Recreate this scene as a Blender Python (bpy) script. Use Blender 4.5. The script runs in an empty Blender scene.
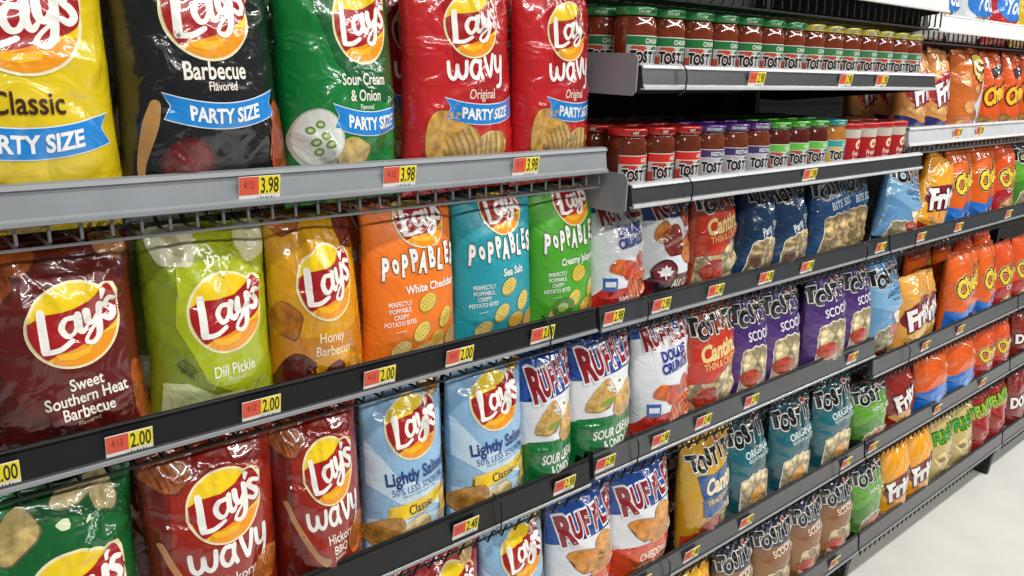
import bpy, bmesh, math, random
from mathutils import Vector, Matrix, noise, Euler

# ------------------------------------------------------------------ camera, world, lights, exposure
scene = bpy.context.scene
COL = scene.collection
F = 800.0
YAW, PIT, ROL = 0.71565972, 0.28060549, 0.03510015
EYE = Vector((0.0, 0.0, 1.62))
_d = Vector((math.sin(YAW)*math.cos(PIT), math.cos(YAW)*math.cos(PIT), -math.sin(PIT)))
_r = Vector((math.cos(YAW), -math.sin(YAW), 0.0))
_u = _r.cross(_d)
CR = _r*math.cos(ROL) + _u*math.sin(ROL)
CU = -_r*math.sin(ROL) + _u*math.cos(ROL)
cam = bpy.data.cameras.new('camera')
cam_o = bpy.data.objects.new('camera', cam)
COL.objects.link(cam_o)
cam.sensor_width = 36.0
cam.lens = F/1024.0*36.0
cam.clip_start = 0.02
cam.clip_end = 60
M3 = Matrix((CR, CU, -_d)).transposed()
cam_o.matrix_world = Matrix.Translation(EYE) @ M3.to_4x4()
scene.camera = cam_o

def at(px, py, Y):
    """world X on the plane y=Y behind a pixel of the photograph"""
    r = CR*(px-512) - CU*(py-288) + _d*F
    return r.x/r.y*Y

world = bpy.data.worlds.new('world')
scene.world = world
world.use_nodes = True
world.node_tree.nodes['Background'].inputs[0].default_value = (0.93, 0.96, 1.0, 1)
world.node_tree.nodes['Background'].inputs[1].default_value = 0.15

def area(name, loc, rot, sx, sy, power, color=(1, .98, .94)):
    l = bpy.data.lights.new(name, 'AREA')
    l.shape = 'RECTANGLE'; l.size = sx; l.size_y = sy; l.energy = power; l.color = color
    o = bpy.data.objects.new(name, l); o.location = loc; o.rotation_euler = rot
    COL.objects.link(o); return o
# rows of ceiling strip lamps above the aisle
area('ceiling_strip_lamp', (3.1, -0.35, 3.7), (math.radians(14), 0, 0), 9.0, 0.11, 160)
area('ceiling_strip_lamp', (2.9, -2.6, 3.7), (math.radians(30), 0, 0), 9.0, 0.12, 240)
area('ceiling_strip_lamp', (5.2, -0.2, 3.4), (math.radians(10), 0, 0), 4.0, 0.2, 70)

scene.view_settings.view_transform = 'Standard'
scene.view_settings.look = 'None'
scene.view_settings.exposure = -0.38
scene.view_settings.gamma = 1.0
scene.view_settings.use_curve_mapping = False

# ------------------------------------------------------------------ materials
def lin(c):
    c /= 255.0
    return c/12.92 if c <= .04045 else ((c+.055)/1.055)**2.4
def rgb(h):
    h = h.lstrip('#')
    return (lin(int(h[0:2], 16)), lin(int(h[2:4], 16)), lin(int(h[4:6], 16)), 1)
MATS = {}
def film(hexc, rough=.26, bump=.75, kind='film'):
    """printed glossy packaging film"""
    key = (hexc, rough, bump, kind)
    if key in MATS: return MATS[key]
    m = bpy.data.materials.new('%s_%s' % (kind, hexc.strip('#')))
    m.use_nodes = True
    nt = m.node_tree; b = nt.nodes['Principled BSDF']
    b.inputs['Base Color'].default_value = rgb(hexc)
    b.inputs['Roughness'].default_value = rough
    b.inputs['Specular IOR Level'].default_value = .5
    b.inputs['Coat Weight'].default_value = 1.0 if rough < .3 else .2
    b.inputs['Coat Roughness'].default_value = .02 if rough < .3 else .2
    tc = nt.nodes.new('ShaderNodeTexCoord')
    n1 = nt.nodes.new('ShaderNodeTexNoise'); n1.inputs['Scale'].default_value = 22
    n1.inputs['Detail'].default_value = 2.5; n1.inputs['Distortion'].default_value = 1.1
    n2 = nt.nodes.new('ShaderNodeTexNoise'); n2.noise_type = 'RIDGED_MULTIFRACTAL'
    n2.inputs['Scale'].default_value = 9; n2.inputs['Detail'].default_value = 1.5
    mx = nt.nodes.new('ShaderNodeMath'); mx.operation = 'MULTIPLY_ADD'; mx.inputs[1].default_value = .35
    bp = nt.nodes.new('ShaderNodeBump'); bp.inputs['Strength'].default_value = bump
    bp.inputs['Distance'].default_value = .006
    nt.links.new(tc.outputs['Object'], n1.inputs['Vector'])
    nt.links.new(tc.outputs['Object'], n2.inputs['Vector'])
    nt.links.new(n2.outputs[0], mx.inputs[0]); nt.links.new(n1.outputs[0], mx.inputs[2])
    nt.links.new(mx.outputs[0], bp.inputs['Height'])
    nt.links.new(bp.outputs[0], b.inputs['Normal'])
    nt.links.new(bp.outputs[0], b.inputs['Coat Normal'])
    if kind in ('chips', 'chip', 'salsa_print'):
        v = nt.nodes.new('ShaderNodeTexVoronoi' if kind == 'chips' else 'ShaderNodeTexNoise')
        v.inputs['Scale'].default_value = 34 if kind == 'chips' else 60
        if kind != 'chips': v.inputs['Detail'].default_value = 4
        nz = nt.nodes.new('ShaderNodeTexNoise'); nz.inputs['Scale'].default_value = 30
        nt.links.new(tc.outputs['Object'], nz.inputs['Vector'])
        add = nt.nodes.new('ShaderNodeVectorMath'); add.operation = 'MULTIPLY_ADD'
        add.inputs[1].default_value = (.03, .03, .03)
        nt.links.new(nz.outputs['Color'], add.inputs[0]); nt.links.new(tc.outputs['Object'], add.inputs[2])
        nt.links.new(add.outputs[0], v.inputs['Vector'])
        cr = nt.nodes.new('ShaderNodeValToRGB')
        c = rgb(hexc)
        sc = lambda k: (min(1, c[0]*k), min(1, c[1]*k*.97), min(1, c[2]*k*.92), 1)
        e = cr.color_ramp.elements
        if kind == 'chips':
            e[0].position = 0; e[0].color = sc(1.0); e[1].position = .95; e[1].color = sc(.3)
            x = e.new(.5); x.color = sc(.85)
            v.distance = 'MINKOWSKI'; v.inputs['Exponent'].default_value = .9; v.inputs['Scale'].default_value = 40
            nt.links.new(v.outputs['Distance'], cr.inputs[0])
            bw = nt.nodes.new('ShaderNodeSeparateColor'); nt.links.new(v.outputs['Color'], bw.inputs[0])
            mr = nt.nodes.new('ShaderNodeMapRange'); mr.inputs[3].default_value = .6; mr.inputs[4].default_value = 1.35
            nt.links.new(bw.outputs[0], mr.inputs[0])
            vm = nt.nodes.new('ShaderNodeVectorMath'); vm.operation = 'SCALE'
            nt.links.new(cr.outputs[0], vm.inputs[0]); nt.links.new(mr.outputs[0], vm.inputs['Scale'])
            nt.links.new(vm.outputs[0], b.inputs['Base Color'])
        else:
            e[0].position = .3; e[0].color = sc(.55); e[1].position = .7; e[1].color = sc(1.3)
            nt.links.new(v.outputs[0], cr.inputs[0])
        if kind != 'chips': nt.links.new(cr.outputs[0], b.inputs['Base Color'])
    MATS[key] = m
    return m
def plain(name, hexc, rough=.45, metal=0, spec=.5, noise_amt=0, noise_scale=30, bump=0):
    if name in MATS: return MATS[name]
    m = bpy.data.materials.new(name); m.use_nodes = True
    nt = m.node_tree; b = nt.nodes['Principled BSDF']
    c = rgb(hexc)
    b.inputs['Base Color'].default_value = c
    b.inputs['Roughness'].default_value = rough; b.inputs['Metallic'].default_value = metal
    b.inputs['Specular IOR Level'].default_value = spec
    if noise_amt:
        tc = nt.nodes.new('ShaderNodeTexCoord'); n = nt.nodes.new('ShaderNodeTexNoise')
        n.inputs['Scale'].default_value = noise_scale; n.inputs['Detail'].default_value = 5
        cr = nt.nodes.new('ShaderNodeValToRGB'); e = cr.color_ramp.elements
        k = 1-noise_amt
        e[0].position = .3; e[0].color = (c[0]*k, c[1]*k, c[2]*k, 1); e[1].position = .65; e[1].color = c
        nt.links.new(tc.outputs['Object'], n.inputs['Vector']); nt.links.new(n.outputs[0], cr.inputs[0])
        nt.links.new(cr.outputs[0], b.inputs['Base Color'])
        if bump:
            bp = nt.nodes.new('ShaderNodeBump'); bp.inputs['Strength'].default_value = bump
            bp.inputs['Distance'].default_value = .002
            nt.links.new(n.outputs[0], bp.inputs['Height']); nt.links.new(bp.outputs[0], b.inputs['Normal'])
    MATS[name] = m
    return m
BLACKP = plain('black_shelf_paint', '#0d0d0f', .42, noise_amt=.3, noise_scale=40)
BLACKW = plain('black_wire', '#0b0b0c', .4)
RAILF = plain('dark_rail_plastic', '#0b0b0d', .42, spec=.5, noise_amt=.25, noise_scale=25)
RAILF.node_tree.nodes['Principled BSDF'].inputs['Coat Weight'].default_value = .15
RAILF.node_tree.nodes['Principled BSDF'].inputs['Coat Roughness'].default_value = .2
RAILF.node_tree.nodes['Principled BSDF'].inputs['Coat IOR'].default_value = 1.55
RAILG = plain('sheen_grey_rail_plastic', '#303236', .34, spec=.8, noise_amt=.2, noise_scale=25)  # dark rails made greyer: label strips and grazing sheen put into the colour
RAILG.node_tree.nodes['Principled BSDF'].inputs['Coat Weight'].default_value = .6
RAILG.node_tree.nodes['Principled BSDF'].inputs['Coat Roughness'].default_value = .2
LIP = plain('clear_rail_lip', '#8f9194', .25)
GREY = plain('grey_shelf_paint', '#8d9196', .42, noise_amt=.12, noise_scale=14)
GREYW = plain('grey_wire', '#7d8082', .4)
WHITER = plain('white_rail', '#dcdcda', .45, noise_amt=.08)
PALER = plain('pale_rail', '#c4c6c9', .4, noise_amt=.12)
FLOORM = plain('polished_vinyl_floor', '#dfdfda', .34, noise_amt=.10, noise_scale=5, bump=.02)
BACKM = plain('dark_back_panel', '#0e0e10', .6, noise_amt=.2)

# ------------------------------------------------------------------ object helpers
def mesh_obj(name, verts, faces, mats, fmat=None, parent=None, smooth=True, normals=None):
    me = bpy.data.meshes.new(name)
    me.from_pydata(verts, [], faces)
    for m in (mats if isinstance(mats, (list, tuple)) else [mats]): me.materials.append(m)
    if fmat: me.polygons.foreach_set('material_index', fmat)
    if smooth: me.polygons.foreach_set('use_smooth', [True]*len(me.polygons))
    if normals: me.normals_split_custom_set_from_vertices(normals)
    me.update()
    o = bpy.data.objects.new(name, me); COL.objects.link(o)
    if parent: o.parent = parent
    return o
class MB:
    def __init__(s): s.v = []; s.f = []
    def box(s, x0, x1, y0, y1, z0, z1, c=0):
        """box, optionally with chamfered long edges"""
        b = len(s.v)
        if c <= 0:
            for z in (z0, z1):
                for (x, y) in ((x0, y0), (x1, y0), (x1, y1), (x0, y1)): s.v.append((x, y, z))
            s.f += [(b, b+3, b+2, b+1), (b+4, b+5, b+6, b+7), (b, b+1, b+5, b+4), (b+1, b+2, b+6, b+5), (b+2, b+3, b+7, b+6), (b+3, b, b+4, b+7)]
        else:
            s.extr([(y0+c, z0), (y1-c, z0), (y1, z0+c), (y1, z1-c), (y1-c, z1), (y0+c, z1), (y0, z1-c), (y0, z0+c)], x0, x1)
        return s
    def extr(s, prof, x0, x1):
        """extrude a (y,z) outline along x"""
        b = len(s.v); n = len(prof)
        for x in (x0, x1):
            for (y, z) in prof: s.v.append((x, y, z))
        for i in range(n):
            j = (i+1) % n; s.f.append((b+i, b+j, b+n+j, b+n+i))
        s.f.append(tuple(range(b+n-1, b-1, -1))); s.f.append(tuple(range(b+n, b+2*n)))
        return s
    def plate(s, outline, x, t):
        """plate in the y-z plane"""
        return s.extr(outline, x, x+t)
    def tube(s, pts, r, n=6):
        pts = [Vector(p) for p in pts]; rings = []
        for i, p in enumerate(pts):
            d = (pts[min(i+1, len(pts)-1)]-pts[max(i-1, 0)]).normalized()
            a = d.orthogonal().normalized(); c = d.cross(a); b = len(s.v)
            for k in range(n):
                t = 2*math.pi*k/n
                s.v.append(tuple(p + a*(r*math.cos(t)) + c*(r*math.sin(t))))
            rings.append(b)
        for i in range(len(rings)-1):
            for k in range(n):
                s.f.append((rings[i]+k, rings[i]+(k+1) % n, rings[i+1]+(k+1) % n, rings[i+1]+k))
        s.f.append(tuple(rings[0]+k for k in range(n-1, -1, -1))); s.f.append(tuple(rings[-1]+k for k in range(n)))
        return s
    def build(s, name, mat, parent=None, smooth=False):
        o = mesh_obj(name, s.v, s.f, mat, parent=parent, smooth=smooth)
        bm = bmesh.new(); bm.from_mesh(o.data); bmesh.ops.recalc_face_normals(bm, faces=bm.faces); bm.to_mesh(o.data); bm.free()
        return o
def empty(name, label, cat, loc=(0, 0, 0), rot=(0, 0, 0), group=None):
    o = bpy.data.objects.new(name, None); COL.objects.link(o)
    o.empty_display_size = .05
    o.location = loc; o.rotation_euler = rot; o['label'] = label; o['category'] = cat
    if group: o['group'] = group
    return o
def copy_tree(root, loc, rot, label, group=None):
    r = root.copy(); COL.objects.link(r); r.location = loc; r.rotation_euler = rot; r['label'] = label
    if group: r['group'] = group
    for ch in KIDS[root.name]:
        c = ch.copy(); COL.objects.link(c); c.parent = r
        for g in SUBS.get(ch.name, ()):
            d = g.copy(); COL.objects.link(d); d.parent = c
    return r
KIDS = {}
SUBS = {}

# ------------------------------------------------------------------ 2D artwork: polygons in centimetres
def ell(cx, cy, rx, ry=None, n=40, rot=0, wob=0, seed=0):
    ry = rx if ry is None else ry; p = []
    for k in range(n):
        t = 2*math.pi*k/n; w = 1+wob*noise.noise(Vector((math.cos(t)*1.3+seed*7.1, math.sin(t)*1.3, seed*3.3)))
        x, y = rx*w*math.cos(t), ry*w*math.sin(t); c, s = math.cos(rot), math.sin(rot)
        p.append((cx+x*c-y*s, cy+x*s+y*c))
    return p
def rect(x0, z0, x1, z1): return [(x0, z0), (x1, z0), (x1, z1), (x0, z1)]
def zig(x0, x1, y, amp, n, slope=0, rnd=None):
    return [(x0+(x1-x0)*k/n, y+slope*(k/n-.5)+(amp if k % 2 else -amp)) for k in range(n+1)]
def wave(x0, x1, f, n=24): return [(x0+(x1-x0)*k/n, f((x0+(x1-x0)*k/n))) for k in range(n+1)]
def catmull(P, n=7):
    Q = [P[0]]+list(P)+[P[-1]]; out = []
    for i in range(1, len(Q)-2):
        a, b, c, d = Q[i-1:i+3]
        for k in range(n):
            t = k/n
            out.append(tuple(.5*((2*b[j])+(-a[j]+c[j])*t+(2*a[j]-5*b[j]+4*c[j]-d[j])*t*t+(-a[j]+3*b[j]-3*c[j]+d[j])*t**3) for j in range(len(b))))
    out.append(tuple(P[-1])); return out
def strokes(paths, w, tf, grow=0):
    """brush strokes with round ends as triangles; points may carry their own width factor"""
    V = []; T = []
    for P in paths:
        P = [(p[0], p[1], p[2] if len(p) > 2 else 1.0) for p in P]
        C = catmull(P) if len(P) > 2 else P
        n = len(C); b = len(V)
        for i in range(n):
            x, y, k = C[i]; a = C[max(i-1, 0)]; c = C[min(i+1, n-1)]
            dx, dy = c[0]-a[0], c[1]-a[1]; L = math.hypot(dx, dy) or 1
            h = w*k/2+grow
            V += [tf(x-dy/L*h, y+dx/L*h), tf(x+dy/L*h, y-dx/L*h)]
        for i in range(n-1):
            q = b+2*i; T += [(q, q+1, q+3), (q, q+3, q+2)]
        for e in (0, n-1):
            x, y, k = C[e]; h = w*k/2+grow; q = len(V); V.append(tf(x, y))
            for s in range(10): V.append(tf(x+h*math.cos(s*math.pi/5), y+h*math.sin(s*math.pi/5)))
            for s in range(10): T.append((q, q+1+s, q+1+(s+1) % 10))
    return V, T
_TX = {}
def text2d(s, offset=0.0, shear=0.0, space=1.0):
    key = (s, round(offset, 4), shear, space)
    if key not in _TX:
        cu = bpy.data.curves.new('t', 'FONT'); cu.body = s; cu.size = 1.0; cu.offset = offset; cu.shear = shear
        cu.space_character = space; cu.align_x = 'CENTER'; cu.resolution_u = 3
        o = bpy.data.objects.new('t', cu); COL.objects.link(o)
        dg = bpy.context.evaluated_depsgraph_get(); dg.update()
        me = bpy.data.meshes.new_from_object(o.evaluated_get(dg))
        bm = bmesh.new(); bm.from_mesh(me); bmesh.ops.remove_doubles(bm, verts=bm.verts, dist=1e-4); bmesh.ops.triangulate(bm, faces=bm.faces)
        bm.verts.index_update()
        _TX[key] = ([(v.co.x, v.co.y) for v in bm.verts], [tuple(v.index for v in f.verts) for f in bm.faces])
        bm.free(); bpy.data.objects.remove(o); bpy.data.curves.remove(cu); bpy.data.meshes.remove(me)
    return _TX[key]

class Art:
    """a stack of printed shapes; each item is (mesh part, material, layer, verts, tris)"""
    def __init__(s): s.items = []
    def poly(s, part, mat, pts, layer=1): s.items.append((part, mat, layer, list(pts), None)); return s
    def tris(s, part, mat, vt, layer=2): s.items.append((part, mat, layer, vt[0], vt[1])); return s
    def text(s, part, mat, string, x, z, size, bold=.0, shear=0, rot=0, sx=1.0, space=1.0, layer=3, outline=None, ow=.03, warp=None):
        c, sn = math.cos(rot), math.sin(rot)
        def tf(V):
            out = []
            for (a, b) in V:
                a, b = a*size*sx, (b-.35)*size
                if warp: b += warp(a)
                out.append((x+a*c-b*sn, z+a*sn+b*c))
            return out
        if outline is not None:
            V, T = text2d(string, bold+ow, shear, space); s.items.append((part, outline, layer-1, tf(V), T))
        V, T = text2d(string, bold, shear, space); s.items.append((part, mat, layer, tf(V), T))
        return s

def drape(art, surf, parent):
    """cut artwork along the surface's grid lines and lay it on the surface"""
    parts = {}; made = {}
    for it in art.items: parts.setdefault(it[0], []).append(it)
    for part, its in parts.items():
        V = []; Fc = []; N = []; mats = []; fm = []
        groups = {}
        for (_, mat, layer, vs, ts) in its: groups.setdefault((mat.name, layer), (mat, []))[1].append((vs, ts))
        for (mn, layer), (mat, lst) in groups.items():
            bm = bmesh.new()
            for vs, ts in lst:
                bv = [bm.verts.new((x*.01, z*.01, 0)) for x, z in vs]
                if ts is None:
                    f = bm.faces.new(bv); bmesh.ops.triangulate(bm, faces=[f], ngon_method='EAR_CLIP')
                else:
                    for t in ts:
                        try: bm.faces.new([bv[i] for i in t])
                        except ValueError: pass
            xs = [v.co.x for v in bm.verts]; zs = [v.co.y for v in bm.verts]
            x0, x1, z0, z1 = min(xs), max(xs), min(zs), max(zs)
            for ln in surf.xlines():
                if x0 < ln < x1:
                    bmesh.ops.bisect_plane(bm, geom=bm.verts[:]+bm.edges[:]+bm.faces[:], plane_co=(ln, 0, 0), plane_no=(1, 0, 0), dist=1e-6)
            for ln in surf.zlines():
                if z0 < ln < z1:
                    bmesh.ops.bisect_plane(bm, geom=bm.verts[:]+bm.edges[:]+bm.faces[:], plane_co=(0, ln, 0), plane_no=(0, 1, 0), dist=1e-6)
            bm.verts.index_update(); b = len(V)
            for v in bm.verts:
                p, n = surf.map(v.co.x, v.co.y); q = p+n*(surf.eps0+surf.eps*layer)
                V.append(tuple(q)); N.append(tuple(n))
            if mat not in mats: mats.append(mat)
            mi = mats.index(mat)
            for f in bm.faces:
                ids = [v.index for v in f.verts]
                if f.calc_area() < 1e-10: continue
                if f.normal.z < 0: ids.reverse()
                Fc.append(tuple(b+i for i in ids)); fm.append(mi)
            bm.free()
        child, _, host = part.partition('<')     # 'lettering<banner' hangs the lettering under the banner
        po = made.get(host, parent)
        made[part] = mesh_obj(child.split('#')[0], V, Fc, mats, fm, po, True, N)
        if po is not parent: SUBS.setdefault(po.name, []).append(made[part])

class Pouch:
    """pillow bag: front faces -y, stands on z=0"""
    eps0 = .00045; eps = .00032
    def __init__(s, W, H, T, seed, crinkle=1.0, taper=.04):
        s.W, s.H, s.T = W, H, T
        s.nu = max(22, int(W/.0052)); s.nv = max(30, int(H/.0056))
        rnd = random.Random(seed)
        cr = []
        for k in range(int(18*crinkle)+3):
            edge = rnd.random()
            if edge < .35: p = (rnd.uniform(-.4, .4), rnd.uniform(.86, 1)); a = rnd.uniform(-2.2, -.9)
            elif edge < .6: p = (rnd.uniform(-.45, .45), rnd.uniform(0.02, .1)); a = rnd.uniform(.8, 2.3)
            else:
                sg = rnd.choice((-1, 1)); p = (sg*rnd.uniform(.36, .5), rnd.uniform(.15, .9)); a = (math.pi if sg > 0 else 0)+rnd.uniform(-.9, .9)
            L = rnd.uniform(.12, .38)*W/.2*.2
            cr.append((p[0]*W, p[1]*H, math.cos(a), math.sin(a), L*1.6, rnd.uniform(.0018, .0050)*rnd.choice((-1, 1, 1)), rnd.uniform(.0035, .008)))
        off = Vector((rnd.uniform(0, 99), rnd.uniform(0, 99), rnd.uniform(0, 99)))
        s.P = []; s.B = []
        for j in range(s.nv+1):
            v = j/s.nv; row = []; brow = []
            hw = 1-.075*math.sin(math.pi*min(1, v*1.0))**.8 + .016*noise.noise(off+Vector((0, v*5, 0)))
            hw *= 1+taper*(.35-v)
            for i in range(s.nu+1):
                u = 2*i/s.nu-1
                X = u*W/2*hw; Z = v*H + .005*noise.noise(off+Vector((u*2.1, 7, 0)))*(v > .5)*(v-.5)*2
                px = max(0, 1-abs(u)**2.2)**.62
                pv = (1-(1-v/.42)**2.3)**.72 if v < .42 else max(0, 1-((v-.42)/.58)**2.3)**.80
                y = T/2*px*max(0, pv)
                edge = min(1, px*1.6)
                q = Vector((X*13, Z*13, 0))+off
                w = .0062*abs(noise.noise(q))+.0034*noise.noise(q*.55)
                w += .0016*abs(noise.noise(q*2.3+Vector((3, 1, 8))))
                tp = max(0, (v-.72)/.28); bt = max(0, (.2-v)/.2)
                w += (.0060*tp*(1-.6*tp)+.0035*bt*(1-.7*bt))*noise.noise(Vector((u*7.5*W/.2, v*1.2, 5))+off)*1.6
                for (cx, cz, dx, dz, L, am, ww) in cr:
                    rx, rz = X-cx, Z-cz; t = rx*dx+rz*dz
                    if -.01 < t < L:
                        dd = abs(rx*dz-rz*dx)
                        if dd < ww*5: w += am*math.exp(-dd/ww)*math.sin(math.pi*min(1, max(0, (t+.01)/(L+.01))))**.6*1.5
                w *= crinkle
                if v > .965 or v < .02:
                    y = .0006+.0004*math.sin(u*60); w = 0; edge = 1
                bow = .006*noise.noise(off+Vector((u*1.2, v*1.5, 3)))*1.5
                row.append(Vector((X, -(y+w*edge)+bow, Z)))
                wb = .004*noise.noise(q*.6+Vector((9, 9, 9)))
                brow.append(Vector((X, (y*.92+wb*edge)+bow, Z)))
            s.P.append(row); s.B.append(brow)
        s.N = []
        for j in range(s.nv+1):
            row = []
            for i in range(s.nu+1):
                a = s.P[j][min(i+1, s.nu)]-s.P[j][max(i-1, 0)]; b = s.P[min(j+1, s.nv)][i]-s.P[max(j-1, 0)][i]
                row.append(a.cross(b).normalized())
            s.N.append(row)
    def xlines(s): return [(i/s.nu-.5)*s.W for i in range(1, s.nu)]
    def zlines(s): return [j/s.nv*s.H for j in range(1, s.nv)]
    def map(s, x, z):
        fu = min(max((x/s.W+.5)*s.nu, 0), s.nu-1e-6); fv = min(max(z/s.H*s.nv, 0), s.nv-1e-6)
        i, j = int(fu), int(fv); a, b = fu-i, fv-j
        L = lambda G: (G[j][i]*(1-a)*(1-b)+G[j][i+1]*a*(1-b)+G[j+1][i]*(1-a)*b+G[j+1][i+1]*a*b)
        return L(s.P), L(s.N).normalized()
    def build(s, mat, parent):
        V = []; Fc = []; n = s.nu+1
        for row in s.P: V += [tuple(p) for p in row]
        k = len(V); bi = {}
        for j in range(s.nv+1):
            for i in range(n):
                if i in (0, s.nu) or j in (0, s.nv): bi[(i, j)] = j*n+i
                else: bi[(i, j)] = len(V); V.append(tuple(s.B[j][i]))
        for j in range(s.nv):
            for i in range(s.nu):
                Fc.append((j*n+i, j*n+i+1, (j+1)*n+i+1, (j+1)*n+i))
                Fc.append((bi[(i, j)], bi[(i, j+1)], bi[(i+1, j+1)], bi[(i+1, j)]))
        return mesh_obj('pouch', V, Fc, mat, parent=parent)

# ------------------------------------------------------------------ logos
def lays_logo(A, cx, cy, R, rot=.10, cream='#f2e6b8'):
    c, s = math.cos(rot), math.sin(rot)
    def tf(x, y):
        x *= 1.09; y *= .96
        return (cx+(x*c-y*s)*R, cy+(x*s+y*c)*R)
    tl = lambda P: [tf(*p) for p in P]
    p = 'logo'
    A.poly(p, film(cream), tl(ell(0, -.02, 1.03, 1.07, n=48)), 2)
    A.poly(p, film(cream), tl([(.55, .72), (.82, .80), (1.04, .72), (1.10, .50), (1.06, .1), (.8, .1)]), 2)
    A.poly(p, film('#f3cf16'), tl(ell(0, -.02, .96, 1.0, n=48)), 3)
    low = [(x, y) for x, y in ell(0, -.02, .96, 1.0, n=60) if y < -.38]
    low.sort(key=lambda q: math.atan2(q[1], q[0]))
    A.poly(p, film('#f0981c'), tl([(-.55, -.52), *low[4:], (.55, -.48), (.1, -.60)]), 4)
    A.poly(p, film('#f6b81f'), tl(wave(-.55, .30, lambda x: -.56-.10*math.sin((x+.6)*3))+[(.15, -.80), (-.2, -.84), (-.5, -.74)]), 5)
    band = [(-.92, .32), (-.6, .42), (-.25, .40), (.15, .40), (.5, .52), (.80, .74), (.95, .64), (1.02, .30), (.98, -.06), (.88, -.24), (.6, -.38),
            (.2, -.50), (-.2, -.58), (-.5, -.58), (-.72, -.66), (-.86, -.44), (-.95, -.05)]
    A.poly(p, film('#a3141a'), tl(catmull(band+[band[0]], 4)[:-1]), 6)
    P = [[(-.58, .50, 1.15), (-.62, .06, 1.15), (-.66, -.38, 1.15)], [(-.68, -.42, .8), (-.40, -.44, .8), (-.12, -.34, .7)],
         [(.04, .20, .8), (-.14, .22, .75), (-.26, .03, .9), (-.20, -.18, .85), (-.06, -.18, .7), (.06, .02, .6), (.10, .20, .6)],
         [(.12, .25, 1), (.07, -.04, 1), (.14, -.20, .8), (.25, -.10, .5)],
         [(.29, .28, 1), (.28, .02, 1), (.38, -.06, .8), (.50, .10, .6)],
         [(.58, .34, 1), (.53, .0, 1), (.45, -.36, .9), (.30, -.52, .75), (.16, -.44, .6), (.26, -.28, .5), (.50, -.08, .4)],
         [(.70, .62, .8), (.65, .47, .4)],
         [(.92, .36, .7), (.80, .40, .8), (.71, .27, .9), (.81, .14, .95), (.85, .0, .9), (.75, -.10, .9), (.63, -.03, .7)]]
    A.tris('logo_lettering<logo', film('#f4f1ea'), strokes(P, .152, lambda x, y: tf(x*1.06-.02, y*1.04-.03)), 7)

def wavy_word(A, cx, cy, w, mat, rot=.12, part='wavy_lettering'):
    c, s = math.cos(rot), math.sin(rot); k = w/4.5
    tf = lambda x, y: (cx+((x-2.25)*c-(y-.3)*s)*k, cy+((x-2.25)*s+(y-.3)*c)*k)
    P = [[(.05, 1.0), (.1, .3), (.35, .05), (.6, .3), (.65, .8)], [(.65, .8), (.7, .3), (.95, .05), (1.2, .3), (1.28, 1.0)],
         [(2.2, .95), (1.8, 1.0), (1.55, .6), (1.65, .15), (1.95, .05), (2.2, .4)], [(2.3, 1.0), (2.22, .5), (2.35, .05)],
         [(2.7, 1.15), (2.85, .5), (3.0, .1), (3.2, .5), (3.4, 1.3)],
         [(3.65, 1.2), (3.65, .6), (3.9, .35), (4.15, .6), (4.25, 1.2)], [(4.28, 1.2), (4.25, .3), (4.1, -.4), (3.75, -.55)]]
    A.tris(part, mat, strokes(P, .25, tf), 3)

def banner(A, x0, x1, z, h, sag, text='PARTY SIZE', size=2.2):
    part = 'party_size_banner'; xm = (x0+x1)/2; L = (x1-x0)/2
    f = lambda x: z+sag*((x-xm)/L)**2
    def band(g):
        top = wave(x0-g, x1+g, lambda x: f(x)+h/2+g); bot = wave(x0-g, x1+g, lambda x: f(x)-h/2-g)
        return top+[(x1+g-.9, f(x1))]+bot[::-1]+[(x0-g+.9, f(x0))]
    A.poly(part, film('#e9f0f6'), band(.13), 2)
    A.poly(part, film('#1e86d6'), band(0), 3)
    A.text('banner_lettering<'+part, film('#f4f6f8'), text, xm, z, size, bold=.035, sx=.86, layer=5, warp=lambda a: sag*(a/L)**2)

_PC = [0]
def chip(A, part, x, z, rx, ry, rot=0, col='#d9ac55', seed=1, ridged=False, layer=3):
    _PC[0] += 1; part = '%s#%d' % (part, _PC[0])
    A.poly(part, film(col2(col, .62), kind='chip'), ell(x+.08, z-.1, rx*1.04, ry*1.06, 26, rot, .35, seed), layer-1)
    A.poly(part, film(col, kind='chip'), ell(x, z, rx, ry, 26, rot, .35, seed), layer)
    if ridged:
        c, s = math.cos(rot), math.sin(rot)
        for k in range(-3, 4):
            t = k/3.6; hh = ry*.86*math.sqrt(max(.05, 1-t*t))
            P = [(t*rx, -hh), (t*rx+.12, 0), (t*rx, hh)]
            A.tris(part, film(col2(col, .72)), strokes([P], rx*.09, lambda a, b: (x+a*c-b*s, z+a*s+b*c)), layer+1)
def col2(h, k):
    h = h.lstrip('#'); return '#%02x%02x%02x' % tuple(max(0, min(255, int(int(h[i:i+2], 16)*k))) for i in (0, 2, 4))
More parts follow.
